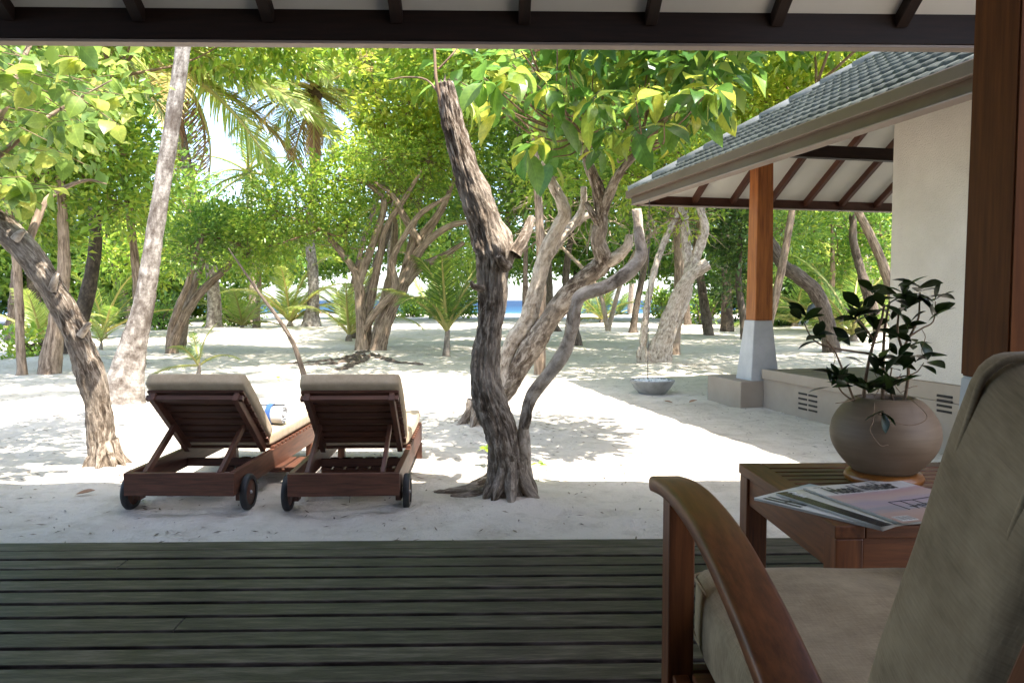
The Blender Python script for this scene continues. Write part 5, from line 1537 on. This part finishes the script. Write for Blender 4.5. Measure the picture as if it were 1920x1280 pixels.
# ---------------------------------------------------------------- broadleaf trees on the sand
b = gb(690, 662); D = b.y
stm = lambda pts, r: ([(u, v, D + d) for u, v, d in pts], [q * D / F for q in r])
broadleaf('many_stemmed_tree', 'many-stemmed brown tree with a fine bright green crown left of the gnarled trunk', 'tree', b, [
    stm([(705, 672, 0), (712, 640, 0), (728, 590, 0), (752, 545, .1), (775, 490, .2), (800, 440, .3), (830, 390, .4), (850, 340, .5)], (21, 16, 13, 11, 9, 7, 6, 4)),
    stm([(680, 670, 0), (680, 630, 0), (676, 580, 0), (672, 530, 0), (660, 500, 0), (625, 455, -.1), (600, 430, -.2)], (18, 13, 10, 9, 7, 6, 3)),
    stm([(685, 665, 0), (688, 600, .2), (700, 540, .3), (712, 480, .3), (722, 430, .3), (760, 370, .2), (790, 320, .1)], (13, 10, 8, 7, 6, 5, 3)),
    stm([(684, 620, 0), (700, 590, -.2), (740, 540, -.3), (735, 490, -.4), (760, 440, -.5), (790, 400, -.6), (845, 365, -.6)], (8, 7, 7, 6, 5, 5, 3)),
    stm([(672, 530, 0), (690, 480, .1), (705, 440, .2), (720, 380, .3), (690, 345, .3), (665, 340, .3)], (9, 8, 7, 6, 5, 4)),
    stm([(760, 530, .1), (790, 500, .3), (830, 480, .5), (870, 455, .6)], (10, 8, 6, 4)),
    stm([(775, 490, .2), (800, 455, 0), (840, 425, -.2), (880, 415, -.3)], (9, 7, 6, 4)),
    stm([(790, 460, .2), (760, 410, .2), (735, 365, .2), (700, 340, .2)], (8, 7, 5, 3)),
    stm([(745, 560, .05), (770, 470, .3), (820, 400, .2), (848, 350, .1)], (8, 6, 5, 3))],
    [PB(520, 400, D - .2, 90, 85, 1.1, 3300), PB(590, 380, D, 80, 75, 1.1, 2600), PB(470, 470, D - .3, 50, 40, .8, 900), PB(640, 340, D + .3, 80, 55, 1., 1700), PB(720, 300, D + .3, 90, 60, 1.1, 1900), PB(800, 300, D + .5, 80, 70, 1., 1600), PB(650, 430, D + .2, 60, 50, .8, 900), PB(850, 270, D + .8, 70, 60, 1., 900), PB(760, 360, D + .8, 70, 50, .8, 700)],
    'bark_brown', 'leaf_bright', 3, .098, .58, 12, .14, .10, .04, 12, step=.06)
b = gb(1225, 688); D = b.y
broadleaf('stump_tree', 'pale splintered stump tree with bare forked stems behind the stone bowl', 'tree', b, [
    stm([(1232, 697, 0), (1234, 670, 0), (1246, 630, 0), (1262, 580, 0), (1285, 530, -.1), (1312, 505, -.15), (1328, 494, -.2)], (32, 26, 18, 14, 13, 12, 11)),
    stm([(1250, 640, .1), (1270, 590, .15), (1288, 550, .2), (1290, 500, .2), (1285, 440, .2), (1282, 370, .2), (1300, 300, .2)], (12, 11, 10, 9, 8, 7, 5)),
    stm([(1290, 520, 0), (1310, 470, 0), (1322, 430, -.1), (1312, 390, -.2), (1300, 340, -.2)], (10, 9, 8, 7, 5)),
    stm([(1206, 690, 0), (1206, 640, 0), (1214, 570, 0), (1232, 490, .1), (1256, 430, .2), (1280, 385, .2), (1310, 330, .2)], (9, 7, 6, 6, 6, 5, 4)),
    stm([(1215, 690, -.1), (1212, 665, -.1), (1208, 650, -.1)], (14, 9, 3)), stm([(1224, 690, -.1), (1226, 655, -.1), (1226, 632, -.1)], (14, 9, 3)), stm([(1238, 690, -.1), (1238, 650, -.1), (1236, 628, -.1)], (13, 9, 4)), stm([(1204, 690, .05), (1200, 668, 0), (1199, 650, 0)], (10, 7, 3))],
    [PB(1330, 330, D + .4, 70, 60, .9, 700), PB(1240, 320, D + .6, 80, 60, .9, 700), PB(1280, 410, D + .2, 50, 30, .5, 150)],
    'bark_pale', 'leaf_yellow', 14, .11, .5, 8, .17, .16, .09, 18, step=.04)
for i, (pts) in enumerate(([(1215, 695), (1190, 697), (1170, 690)], [(1240, 695), (1265, 698), (1285, 690)], [(1230, 698), (1236, 708), (1255, 712)])):
    pass
# thin stems and poles
for lab, nm, u, v, pts, rr_, bk in (
    ('thin straight stem at the far left in front of the stocky palm', 'slender_tree', 40, 703, [(40, 708), (41, 690), (38, 640), (36, 570), (32, 500), (25, 430), (10, 370), (0, 300)], (12, 9, 8, 8, 8, 7, 6, 5), 'bark_brown'),
    ('long thin leaning pole of a tree behind the two loungers', 'slender_tree', 570, 710, [(572, 714), (566, 690), (548, 640), (520, 595), (488, 552), (452, 500), (428, 465)], (6, 5, 4.2, 3.6, 2.8, 2.0, 1.0), 'bark_dark'),
    ('dark leaning trunk right of the gnarled tree near the shore', 'slender_tree', 1187, 624, [(1187, 628), (1188, 610), (1196, 560), (1208, 500), (1216, 440), (1222, 380), (1240, 300)], (11, 7, 6, 6, 6, 6, 5), 'bark_dark'),
    ('dark upright trunk directly behind the gnarled tree', 'slender_tree', 1036, 622, [(1036, 628), (1034, 605), (1030, 560), (1028, 500), (1026, 440), (1040, 350)], (22, 12, 8, 7, 7, 6), 'bark_dark')):
    b = gb(u, v); D = b.y
    mats = {'thin straight': None}
    top = P(pts[-1][0], pts[-1][1], D)
    broadleaf(nm, lab, 'tree', b, [([(p[0], p[1], D) for p in pts], [q * D / F for q in rr_])],
              [(Vector((top.x, top.y, top.z + .3)), (1.0 * D / 13, 1.0, .8 * D / 13), 1100)] if u != 570 else [], bk, 'leaf_mid' if u != 570 else 'leaf_bright', 40 + int(u) % 17, .11, .5, 9, .18, .08, .03, 10, step=.08)
b = gb(322, 662); D = b.y
broadleaf('forked_tree', 'thin forked brown tree leaning right behind the coconut seedling', 'tree', b, [
    stm([(322, 668, 0), (326, 645, 0), (342, 600, 0), (370, 555, .1), (400, 525, .2), (430, 495, .3), (450, 450, .4)], (14, 10, 9, 8, 7, 6, 4)),
    stm([(320, 664, 0), (322, 620, 0), (335, 575, -.1), (350, 540, -.2), (362, 500, -.3), (380, 440, -.3)], (10, 8, 7, 6, 5, 4))],
    [PB(400, 440, D + .3, 70, 50, 1., 1300), PB(350, 470, D, 60, 50, 1., 1000), PB(455, 420, D + .8, 50, 40, .8, 700)], 'bark_brown', 'leaf_mid', 19, .11, .55, 9, .17, .1, .04, 10)
b = gb(1556, 660); D = b.y
broadleaf('crooked_tree', 'crooked mottled trunk curving left behind the potted fig', 'tree', b, [
    stm([(1560, 668, 0), (1556, 630, 0), (1546, 585, 0), (1528, 545, 0), (1500, 520, 0), (1470, 498, .1), (1448, 462, .2), (1425, 420, .3), (1400, 360, .3)], (18, 15, 14, 14, 13, 12, 11, 10, 7)),
    stm([(1640, 590, 2), (1625, 545, 2), (1612, 500, 2), (1600, 450, 2), (1598, 400, 2), (1580, 300, 2)], (12, 11, 9, 8, 7, 6))],
    [PB(1420, 330, D, 110, 70, 1.3, 1700), PB(1560, 330, D + 1.5, 120, 80, 1.4, 1600), PB(1470, 430, D + 2, 60, 40, 1., 700)], 'bark_dark', 'leaf_mid', 27, .12, .5, 9, .19, .12, .05, 14)
# taller trees whose crowns fill the upper view
def crown_tree(lab, nm, u, v, D, h_uv, blobs, leafmat, seed, leaf=.12, bark='bark_brown', r=.12, gap=0.):
    x = P(u, 600, D).x
    b = Vector((x, D, gz(x, D) - .05))
    top = P(h_uv[0], h_uv[1], D)
    mid = b.lerp(top, .5) + Vector((.25 * math.sin(seed), .1, 0))
    return broadleaf(nm, lab, 'tree', b, [([b, b.lerp(mid, .5), mid, top], [r * 1.5, r, r * .8, r * .4])], blobs, bark, leafmat, seed, leaf * 1.2, .55, 11, .2, .12, .05, 12, None, gap, True, .1)
crown_tree('light leafy tree with airy yellow-green leaves above the many-stemmed tree', 'airy_tree', 702, 0, 19.5, (745, 300), [PB(770, 190, 19, 90, 60, 1.4, 1100), PB(720, 270, 19.5, 80, 50, 1.2, 900), PB(810, 270, 19, 70, 60, 1.2, 1000), PB(790, 90, 19, 90, 60, 1.4, 900), PB(690, 210, 19.5, 40, 40, .8, 260), PB(690, 110, 19, 50, 30, .9, 220)], 'leaf_yellow', 51, .15, gap=.08)
crown_tree('yellow-green sunlit tree rising behind the pavilion roof', 'sunlit_tree', 1720, 0, 17, (1520, 230), [PB(1450, 190, 17, 110, 90, 1.6, 2100), PB(1580, 150, 17, 110, 80, 1.6, 2100), PB(1680, 110, 17.5, 90, 60, 1.5, 1300), PB(1350, 180, 18, 100, 90, 1.5, 1700), PB(1420, 90, 17.5, 250, 60, 1.4, 1500), PB(1480, 290, 17, 100, 60, 1.2, 1300)], 'leaf_yellow', 52, .14)
crown_tree('dense green tree behind the leaning tree at the left', 'dense_tree', 90, 0, 12.5, (110, 280), [PB(60, 330, 12.5, 100, 90, 1.3, 2000), PB(200, 290, 13, 90, 90, 1.3, 1900), PB(120, 180, 12.5, 130, 90, 1.4, 2000), PB(240, 380, 13.5, 60, 60, 1., 900), PB(60, 430, 13.5, 80, 50, 1., 900), PB(60, -40, 12, 200, 60, 1.6, 2000), PB(300, -60, 15, 180, 50, 1.8, 1500)], 'leaf_bright', 53, .11)
crown_tree('mid green tree between the grey palm and the many-stemmed tree', 'mid_green_tree', 330, 0, 19, (400, 440), [PB(430, 440, 19, 70, 50, 1.3, 1200), PB(365, 400, 19.5, 50, 60, 1.3, 800), PB(330, 330, 20, 40, 50, 1.2, 500)], 'leaf_mid', 54, .12)
crown_tree('shady tree with tangled dry twigs behind the gnarled tree', 'shady_tree', 1080, 0, 20, (1080, 380), [PB(1050, 360, 20, 110, 70, 1.6, 2100), PB(1160, 390, 20.5, 110, 60, 1.6, 1700), PB(960, 330, 20, 90, 80, 1.5, 1500), PB(1260, 400, 21, 80, 60, 1.4, 1100), PB(900, 400, 20.5, 60, 50, 1.3, 900), PB(1100, 250, 20, 220, 80, 1.6, 2300)], 'leaf_mid', 55, .13, 'bark_dark')
crown_tree('green tree right of the stump tree, before the timber post', 'round_tree', 1400, 0, 24, (1390, 420), [PB(1400, 440, 24, 70, 60, 1.6, 1700), PB(1340, 400, 24, 60, 50, 1.5, 1100), PB(1380, 520, 25, 50, 50, 1.2, 700)], 'leaf_deep', 56, .15, 'bark_dark')
crown_tree('large bright tree filling the gap above the loungers', 'bright_tree', 480, 0, 34, (480, 440), [PB(450, 480, 34, 90, 50, 2.2, 1500), PB(540, 460, 34, 90, 50, 2., 1500), PB(330, 440, 25, 80, 80, 2., 1700), PB(250, 480, 26, 90, 60, 2., 1700), PB(850, 480, 28, 60, 50, 2., 900)], 'leaf_bright', 57, .17)
crown_tree('tall sunlit tree at the back behind the pavilion post', 'back_tree', 1540, 0, 27, (1560, 420), [PB(1480, 440, 27, 70, 70, 2., 1500), PB(1570, 480, 28, 80, 70, 2., 1500), PB(1650, 440, 27, 60, 90, 2., 1500), PB(1540, 380, 27, 110, 50, 2., 1500)], 'leaf_mid', 58, .17)
crown_tree('spreading tree over the sand right of the gnarled trunk', 'spreading_tree', 1262, 0, 17, (1260, 330), [PB(1180, 330, 15, 90, 50, 1.4, 900), PB(1290, 300, 14.5, 90, 60, 1.4, 1000), PB(1050, -20, 14, 200, 60, 2., 2600), PB(1330, -10, 14.5, 200, 60, 2., 2600), PB(900, 0, 16.5, 160, 55, 2., 2200), PB(1200, 0, 18, 220, 55, 2.2, 2800), PB(1020, 330, 14.5, 70, 50, 1.2, 700), PB(1400, 290, 15, 60, 50, 1.2, 600)], 'leaf_bright', 59, .11)
# tall shade trees whose crowns close over the sand, mostly above the picture
for k_, (lab, u, D, lobes) in enumerate((('tall shade tree behind the many-stemmed tree', 660, 24, ((830, 30), (760, -30))), ('tall shade tree behind the gnarled tree', 905, 25, ((900, 40), (1060, 60))), ('tall shade tree right of the far stump', 1330, 26, ((1200, 50), (1300, 80))),
                                        ('tall shade tree at the back left', 255, 27, ((160, 60), (60, -40))), ('tall shade tree far behind the pale palm', 640, 37, ((720, 130), (800, 120))), ('tall shade tree far behind the stone bowl', 1290, 38, ((1150, 170), (1380, 180))), ('tall shade tree near the shore behind the gnarled tree', 985, 40, ((900, 190), (1050, 190))),
                                        ('tall shade tree at the far left edge', 20, 22, ((-60, -30), (90, -60))))):
    crown_tree(lab, 'shade_tree', u, 0, D, (sum(l[0] for l in lobes) / 2, 230 if D > 35 else 130), [PB(lu, lv, D - 2 + 4 * q, 170 * 26 / D , 60, 3.4, 4600 if k_ not in (0, 3) else 2400) for q, (lu, lv) in enumerate(lobes)], ('leaf_mid', 'leaf_bright')[k_ % 2], 70 + k_, .24, 'bark_dark', .13)
# nearer shade trees: their leaf roofs lie above the picture and dapple the sand
for k_, (lab, u, D, tg) in enumerate((('shade tree rising behind the big-leaved crown', 1012, 12.5, ((-2.2, 14.5), (.6, 13.6), (.4, 16.8), (-2.6, 18.5), (-4.9, 16.2))), ('shade tree hidden behind the timber post', 1424, 15, ((3.2, 14.2), (6.4, 15.0), (3.6, 17.6), (6.8, 19.0), (9.6, 17.0), (5.4, 12.6))), ('shade tree behind the lower grey palm trunk', 262, 14.5, ((-9.5, 15), (-6.4, 14.2), (-10.5, 18.5), (-7.4, 18.6), (-12.5, 15.5), (-8.2, 12.0), (-10.8, 12.2))), ('shade tree behind the many-stemmed tree', 715, 20, ((-3.2, 21.5), (-.6, 22), (1.8, 21.0))), ('shade tree behind the pale stump tree', 1262, 21, ((4.8, 22.5), (8, 22.8), (1.8, 24.8), (5.2, 26), (9.5, 26.5))))):
    lob = []
    for q, (gx, gy) in enumerate(tg):
        z = 6.4 + .3 * math.sin(k_ * 2.1 + q * 1.7) + (D - 12) * .1
        lob.append((Vector((gx + .287 * z, gy - .377 * z, z)), (1.9, 1.9, .7), 2300))
    cx = sum(l[0].x for l in lob) / len(lob); cy = sum(l[0].y for l in lob) / len(lob)
    x = P(u, 600, D).x
    b = Vector((x, D, gz(x, D) - .05)); top = Vector((x * .7 + cx * .3, D * .8 + cy * .2, 5.2))
    broadleaf('shade_tree', lab, 'tree', b, [([b, b.lerp(top, .35) + Vector((.06, 0, 0)), b.lerp(top, .7), top], [.10, .075, .06, .04])], lob, 'bark_brown', ('leaf_bright', 'leaf_mid')[k_ % 2], 170 + k_, .21, .55, 10, .22, .1, .05, 12, None, 0., True, .1)
# tangled bare twigs
rngt = random.Random(5)
dry = tag(empty('dry_thicket', P(1150, 600, 19) * 1.0), 'tangle of bare dry twigs hanging between the trees right of the gnarled trunk', 'thicket')
dry.location.z = 0
tw = Tubes(); do = Vector(dry.location)
for i in range(150):
    u, v = rngt.uniform(960, 1330), rngt.uniform(360, 470)
    D = rngt.uniform(17, 20.5)
    a = P(u, v, D); p = [a]
    d = Vector((rngt.gauss(0, 1), rngt.gauss(0, .6), rngt.gauss(-.1, .6))).normalized()
    for k in range(3):
        p.append(p[-1] + d * rngt.uniform(.2, .4)); d = (d + Vector((rngt.gauss(0, .5), rngt.gauss(0, .4), rngt.gauss(-.1, .5)))).normalized()
    tw.add([q - do for q in p], [.016, .012, .008, .003], seg=5, n=9)
for pts in ([(1140, 620, 18.5), (1120, 540, 18.5), (1060, 470, 18.5), (1000, 420, 18.5)], [(1140, 620, 18.5), (1165, 530, 18.5), (1200, 460, 18.5), (1270, 400, 18.5)]):
    tw.add([P(*q) - do for q in pts], [.06, .05, .04, .02], seg=8, n=20, gnarl=.15)
tw.build('twigs', M['twig_pale'], dry)

# undergrowth that closes the view
def bush(lab, u, v, ru, rv, n, mat, seed, leaf=.16, nm='bush', lift=0.0):
    g = gb(u, v); D = g.y
    rs = np.random.RandomState(seed)
    t = tag(empty(nm, g), lab, 'bush', 'bushes behind the trees')
    st = Tubes()
    rr_ = random.Random(seed)
    for i in range(6):
        a = rr_.uniform(-1, 1)
        st.add([Vector((a * .2, 0, 0)), Vector((a * ru / F * D * .5, rr_.uniform(-.4, .4), rv / F * D * .8)), Vector((a * ru / F * D * .8, rr_.uniform(-.8, .8), rv / F * D * 1.5))], [.05, .035, .012], seg=6, n=8)
    st.build('stems', M['bark_dark'], t)
    cz = rv / F * D
    bl = []
    k = max(2, int(ru / rv * 1.6))
    for i in range(k):
        f_ = (i + .5) / k * 2 - 1
        bl.append((Vector((g.x + f_ * ru / F * D * .8, g.y + rs.uniform(-.6, .6), cz * rs.uniform(.85, 1.15) + lift)), (ru / F * D / k * 1.6, 1.0, cz * rs.uniform(.8, 1.1)), n // k))
    make_crown(t, g, bl, M[mat], rs, leaf, .5, 9, .22, seed=seed, name='foliage')
    return t
bush('long dark green hedge-like bush at the far left', 40, 607, 160, 62, 4200, 'leaf_deep', 61, .3)
bush('dark bush behind the grey coconut palm', 255, 606, 100, 64, 3600, 'leaf_deep', 62, .3)
bush('bright bush behind the thin forked tree', 350, 600, 60, 50, 1900, 'leaf_mid', 63, .3)
bush('low bush on the shore left of the upright young palm', 770, 594, 26, 16, 800, 'leaf_mid', 64, .3)
bush('leafy bush by the shore behind the upright young palm', 848, 597, 42, 36, 1500, 'leaf_mid', 65, .3)
bush('light green bush seen through the stump tree', 1240, 596, 26, 30, 900, 'leaf_bright', 66, .3)
bush('dark bush left of the timber post', 1400, 606, 55, 52, 2000, 'leaf_deep', 67, .3)
bush('dark bush right of the timber post', 1475, 610, 50, 60, 1900, 'leaf_deep', 68, .3)
bush('dense bush under the pavilion roof', 1600, 606, 80, 72, 2800, 'leaf_deep', 69, .3)
bush('dense bush hidden behind the plaster wall corner', 1690, 606, 50, 80, 2200, 'leaf_mid', 70, .3)
bush('far bush left of the pale swollen palm', 430, 598, 45, 26, 1300, 'leaf_bright', 71, .3)
bush('small leafy plant at the foot of the thin left stem', 60, 668, 32, 22, 420, 'leaf_bright', 72, .15)
bush('low leafy shrub between the thin forked tree and the small far palm', 440, 612, 42, 24, 800, 'leaf_bright', 81, .22)
bush('shrub in front of the dark hedge at the far left', 130, 622, 46, 30, 900, 'leaf_bright', 86, .2)
bush('shrub between the grey palm and the thin forked tree', 300, 618, 36, 32, 800, 'leaf_mid', 87, .2)
bush('shrub left of the palm with hanging yellow fronds', 1318, 608, 28, 30, 700, 'leaf_mid', 88, .22)
young_palm('young palm with pale fronds between the thin left stem and the dark palm', 78, 650, 2.2, 8, 'mix', 31, .6)
young_palm('young palm right of the dark curved palm foot', 196, 634, 2.8, 9, 'green', 32, .5)
young_palm('young palm in front of the small far palm', 455, 618, 2.6, 9, 'mix', 33, .7)
young_palm('young palm between the forked stems and the stump tree', 1128, 604, 3.0, 10, 'green', 34, .7)
young_palm('young palm right of the crooked mottled trunk', 1600, 640, 3.2, 10, 'green', 35, .5)
# far wood along both sides and behind: one mass
rs = np.random.RandomState(90)
fw = empty('far_wood_root', (0, 0, 0)) if False else None
PPf, DDf, SSf = [], [], []
for (u, v, D, ru, rv, rd, n) in ((-150, 420, 34, 200, 170, 4, 6000), (120, 470, 40, 190, 120, 4, 8000), (300, 470, 42, 130, 110, 4, 5500), (60, 250, 38, 320, 190, 4, 9500), (430, 470, 46, 160, 75, 4, 4500), (560, 480, 52, 140, 60, 4, 3600), (700, 440, 50, 150, 80, 4, 4500), (780, 330, 46, 140, 110, 4, 4500), (900, 300, 44, 150, 130, 4, 4800), (860, 480, 50, 120, 52, 4, 3200), (1000, 470, 50, 130, 58, 4, 3800), (1150, 310, 44, 220, 140, 4, 8000), (1150, 480, 50, 130, 55, 4, 3800), (1290, 480, 48, 110, 60, 4, 3600), (1420, 340, 40, 170, 140, 4, 7000), (1440, 510, 42, 110, 70, 4, 4000), (1600, 390, 40, 190, 180, 4, 9500), (1850, 430, 36, 200, 170, 4, 5000), (1500, 180, 42, 280, 170, 4, 8500), (1050, 130, 48, 300, 130, 4, 6500), (250, 100, 42, 160, 100, 4, 2600), (760, 180, 48, 110, 90, 4, 2200)):
    cp, rel = blob_points(rs, P(u, v, D), (ru / F * D, rd, rv / F * D), n, seed=u * .01 + 5)
    cp = cp[cp[:, 2] > .3]
    PPf.append(cp); DDf.append(rs.normal(0, 1, cp.shape)); SSf.append(rs.uniform(.22, .5, len(cp)))
wood_ = leaf_cloud(np.concatenate(PPf), np.concatenate(DDf), np.concatenate(SSf), .55, M['leaf_mid'], rs, 'far_wood', None)
tag(wood_, 'distant green wood behind the trees', 'wood', kind='stuff')

# ---------------------------------------------------------------- small things on the sand
rngd = random.Random(12)
dv_ = []; dt_ = []
for i in range(7500):
    if i < 2200:
        y = 3.2 * math.exp(rngd.random() * math.log(26 / 3.2)); x = rngd.uniform(-1, 1) * (1.2 + .8 * y)
    else:
        mx_, my_, mr_, _ = MOUNDS[i % len(MOUNDS)]
        if my_ < 6: continue
        r_ = abs(rngd.gauss(0, 1.6)) * (mr_ + .4); a = rngd.uniform(0, 6.28); x = mx_ + r_ * math.cos(a) * 1.4; y = my_ + r_ * math.sin(a)
    z = gz(x, y) + .004
    a = rngd.uniform(0, 6.28); l = rngd.uniform(.006, .028) * (1 + y * .03); w = rngd.uniform(.002, .007)
    c, s = math.cos(a), math.sin(a)
    n0 = len(dv_)
    dv_ += [(x - c * l, y - s * l, z), (x + s * w, y - c * w, z + .003), (x + c * l, y + s * l, z + rngd.uniform(0, .01)), (x - s * w, y + c * w, z + .001), (x, y, z + .006)]
    dt_ += [(n0, n0 + 1, n0 + 4), (n0 + 1, n0 + 2, n0 + 4), (n0 + 2, n0 + 3, n0 + 4), (n0 + 3, n0, n0 + 4)]
M['litter'] = leaf_mat('leaf_litter', [(0., (.06, .04, .025)), (.6, (.16, .11, .07)), (1., (.30, .23, .15))], [(0., (.1, .07, .03)), (1., (.2, .15, .08))], tfac=.1)
tag(obj('leaf_litter', mesh_np('litter', dv_, [np.array(dt_)], M['litter'])), 'scattered bits of bark and dry leaf on the sand', 'litter', kind='stuff')
dead_leaf = leaf_mesh('dry_leaf', .11, .06, M['frond_dead'], .5, -.4, 7, .45)
for lab, u, v, az in (('curled brown dead leaf on the sand left of the loungers', 142, 931, .1), ('brown dead leaf on the sand below the pavilion step', 1292, 757, .4), ('yellowed dead leaf on the sand near the stone bowl', 1262, 756, 2.8)):
    g = G(u, v); o = obj('dead_leaf', dead_leaf, None, loc=(g.x, g.y, gz(g.x, g.y) + .012), rot=(.1, .05, az))
    tag(o, lab, 'leaf', 'dead leaves on the sand')
def sprout(lab, u, v, n, h, seed):
    g = gb(u, v); g.z += .05
    t = tag(empty('seedling', g), lab, 'plant', 'small seedlings')
    rr_ = random.Random(seed)
    tube('stem', [(0, 0, -.02), (.004, 0, h * .5), (0, .003, h)], [.0022, .0018, .0012], M['frond_base'], t, seg=5, n=6)
    sl = leaf_mesh('seedling_leaf', h * .5, h * .26, M['leaf_bright'], .2, .3, 6, .5)
    for i in range(n):
        az = i * 2.4 + rr_.uniform(-.3, .3); el = rr_.uniform(-.1, .5)
        obj('leaf', sl, t, M=leaf_matrix(Vector((0, 0, h * rr_.uniform(.7, 1))), Vector((math.cos(az), math.sin(az), el)), rr_, .2))
sprout('tiny green seedling in the sand behind the lounger wheels', 655, 942, 6, .085, 1)
sprout('small green shoot at the foot of the gnarled trunk', 914, 872, 7, .16, 2)
sprout('thin seedling right of the gnarled trunk foot', 1010, 905, 5, .13, 3)
sprout('low seedling on the sand behind the lounger without a towel', 523, 722, 6, .12, 4)
# bark strips on the mound under the many-stemmed tree
rt = tag(empty('surface_roots', gb(600, 684)), 'knotted surface roots lying on the sand left of the many-stemmed tree', 'roots')
ro = Vector(rt.location)
for k_, pts in enumerate(([(690, 668), (640, 676), (590, 682), (540, 686), (495, 690)], [(680, 672), (640, 684), (600, 688), (560, 690)], [(700, 672), (740, 680), (790, 684)], [(690, 674), (660, 688), (630, 694)])):
    w = [gb(u, v) + Vector((0, 0, .02)) - ro for u, v in pts]
    tube('root', w, [.08, .07, .06, .05, .02][:len(w)], M['bark_dark'], rt, seg=14, gnarl=.5, ridge=.14, seed=k_ * 3, step=.05)
# far beach lounger and a sail
g = G(612, 583.5); bl_ = tag(empty('beach_lounger', (g.x, g.y, gz(g.x, g.y))), 'far orange beach lounger at the shore', 'sun lounger')
M['orange'] = simple('faded_orange', [(.3, (.42, .17, .10)), (.7, (.55, .26, .17))], scale=3, rough=.8)
bar('seat', (-.7, 0, .38), (.9, 0, .38), .7, .12, M['orange'], bl_)
bar('backrest', (-.65, 0, .40), (-1.25, 0, .95), .7, .10, M['orange'], bl_)
for x in (-.6, .8):
    for y in (-.3, .3): bar('leg', (x, y, 0), (x, y, .33), .06, .06, M['lounge_x'], bl_)
print('LEAVES', LEAVES[0], 'TRIS', sum(len(m.polygons) for m in bpy.data.meshes))
